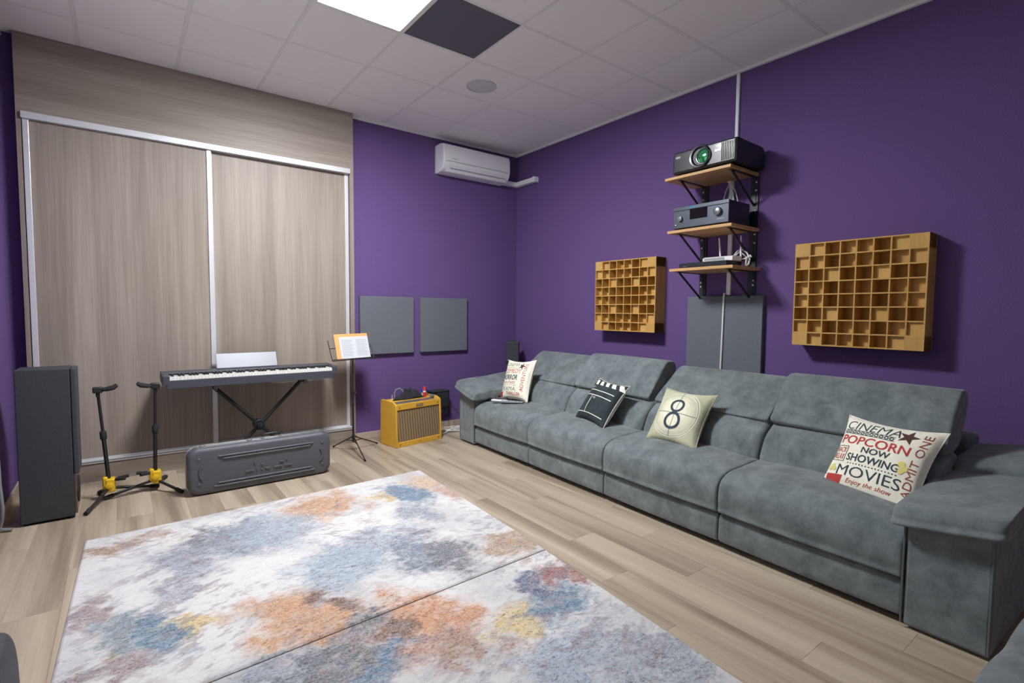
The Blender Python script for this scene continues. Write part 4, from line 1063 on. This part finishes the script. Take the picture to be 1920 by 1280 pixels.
p = onamp(.245, -.045); q_ = thing('pedal_box', 'small pale pedal box on the front right of the amplifier', 'box', p, rz)
part('case', box(-.025, .025, -.02, .02, 0, .022), 'rest', q_, bev=.004); part('button', MB().lathe([(.006, .022), (.005, .027), (.001, .027)], (0, 0, 0), seg=10), 'steel', q_)
# black shelf box with hanging fabric behind the amplifier on the wall
hb = (1.82, YB-.06, .235); t = thing('wall_bag', 'black bag hanging on the purple wall right of the amplifier', 'bag', hb)
part('pouch', pad([(-.05, .02), (-.055, .12), (-.05, .20), (.0, .205), (.045, .20), (.045, .02), (0, .0)], -.11, .10, .03, .006).move((0, 0, 0)), 'black_cloth', t, smooth='all').rotation_euler = (0, 0, math.radians(90))
part('flap', box(-.125, .105, -.062, .052, .195, .212), 'black_cloth', t, bev=.006)
for x in (-.07, .0, .06): part('strap', MB().tube([(x, -.058, .03), (x+.006, -.060, -.02), (x-.004, -.058, -.055)], .006, 8), 'black_cloth', t, smooth=True)

# white extension leads on the floor
cb = MB()
for k, (cx, cy, r, h) in enumerate(((1.93, 1.50, .10, .010), (1.95, 1.48, .085, .022), (1.91, 1.51, .115, .032), (1.94, 1.47, .07, .046))):
    rr = random.Random(k)
    cb.tube([(cx+r*(1+.12*math.sin(3*a+k))*math.cos(a), cy+r*.75*math.sin(a), h+.008*math.sin(2*a+k)) for a in [2*math.pi*j/28 for j in range(28)]], .0055, 8, True)
cb.tube([(1.83, 1.52, .03), (1.76, 1.53, .012), (1.70, 1.57, .008), (1.64, 1.64, .008)], .0055, 8)
cb.tube([(1.86, 1.47, .03), (1.76, 1.43, .010), (1.70, 1.42, .007), (1.67, 1.52, .007)], .0055, 8)
tag(part('coiled_lead', cb, 'white_cable', smooth=True), 'tangled white lead on the floor between the amplifier and the sofa', 'cable')
t = thing('power_adapter', 'white plug adapter lying on the tangled lead beside the sofa', 'plug', (1.955, 1.365, 0))
part('body', box(-.035, .035, -.03, .03, .004, .085), 'white_plastic', t, bev=.012, smooth=True, seg=3)
part('plug', MB().lathe([(.022, .084), (.020, .11), (.010, .125)], (0, 0, 0), seg=14), 'black_plastic', t, smooth=True)
part('cord', MB().tube([(0, 0, .122), (-.005, .02, .17), (-.012, .09, .22), (-.02, .22, .27), (-.022, .295, .30)], .004, 8), 'rubber', t, smooth=True)

# ------------------------------------------------------------------ grey footstool in the near right corner
fo = (1.165, -3.43, 0); t = thing('footstool', 'grey upholstered footstool cut off in the near right corner', 'footstool', fo, math.radians(-3))
part('body', pad([(-.325, .05), (-.335, .20), (-.332, .275), (-.29, .318), (0, .328), (.29, .318), (.332, .275), (.335, .20), (.325, .05), (0, .04)], -.33, .33, .06, .004), 'suede', t, smooth='all')
for fx in (-.25, .25):
    for fy in (-.25, .25): part('leg', MB().lathe([(.02, 0), (.026, .06)], (fx, fy, 0), seg=12), 'black_metal', t)
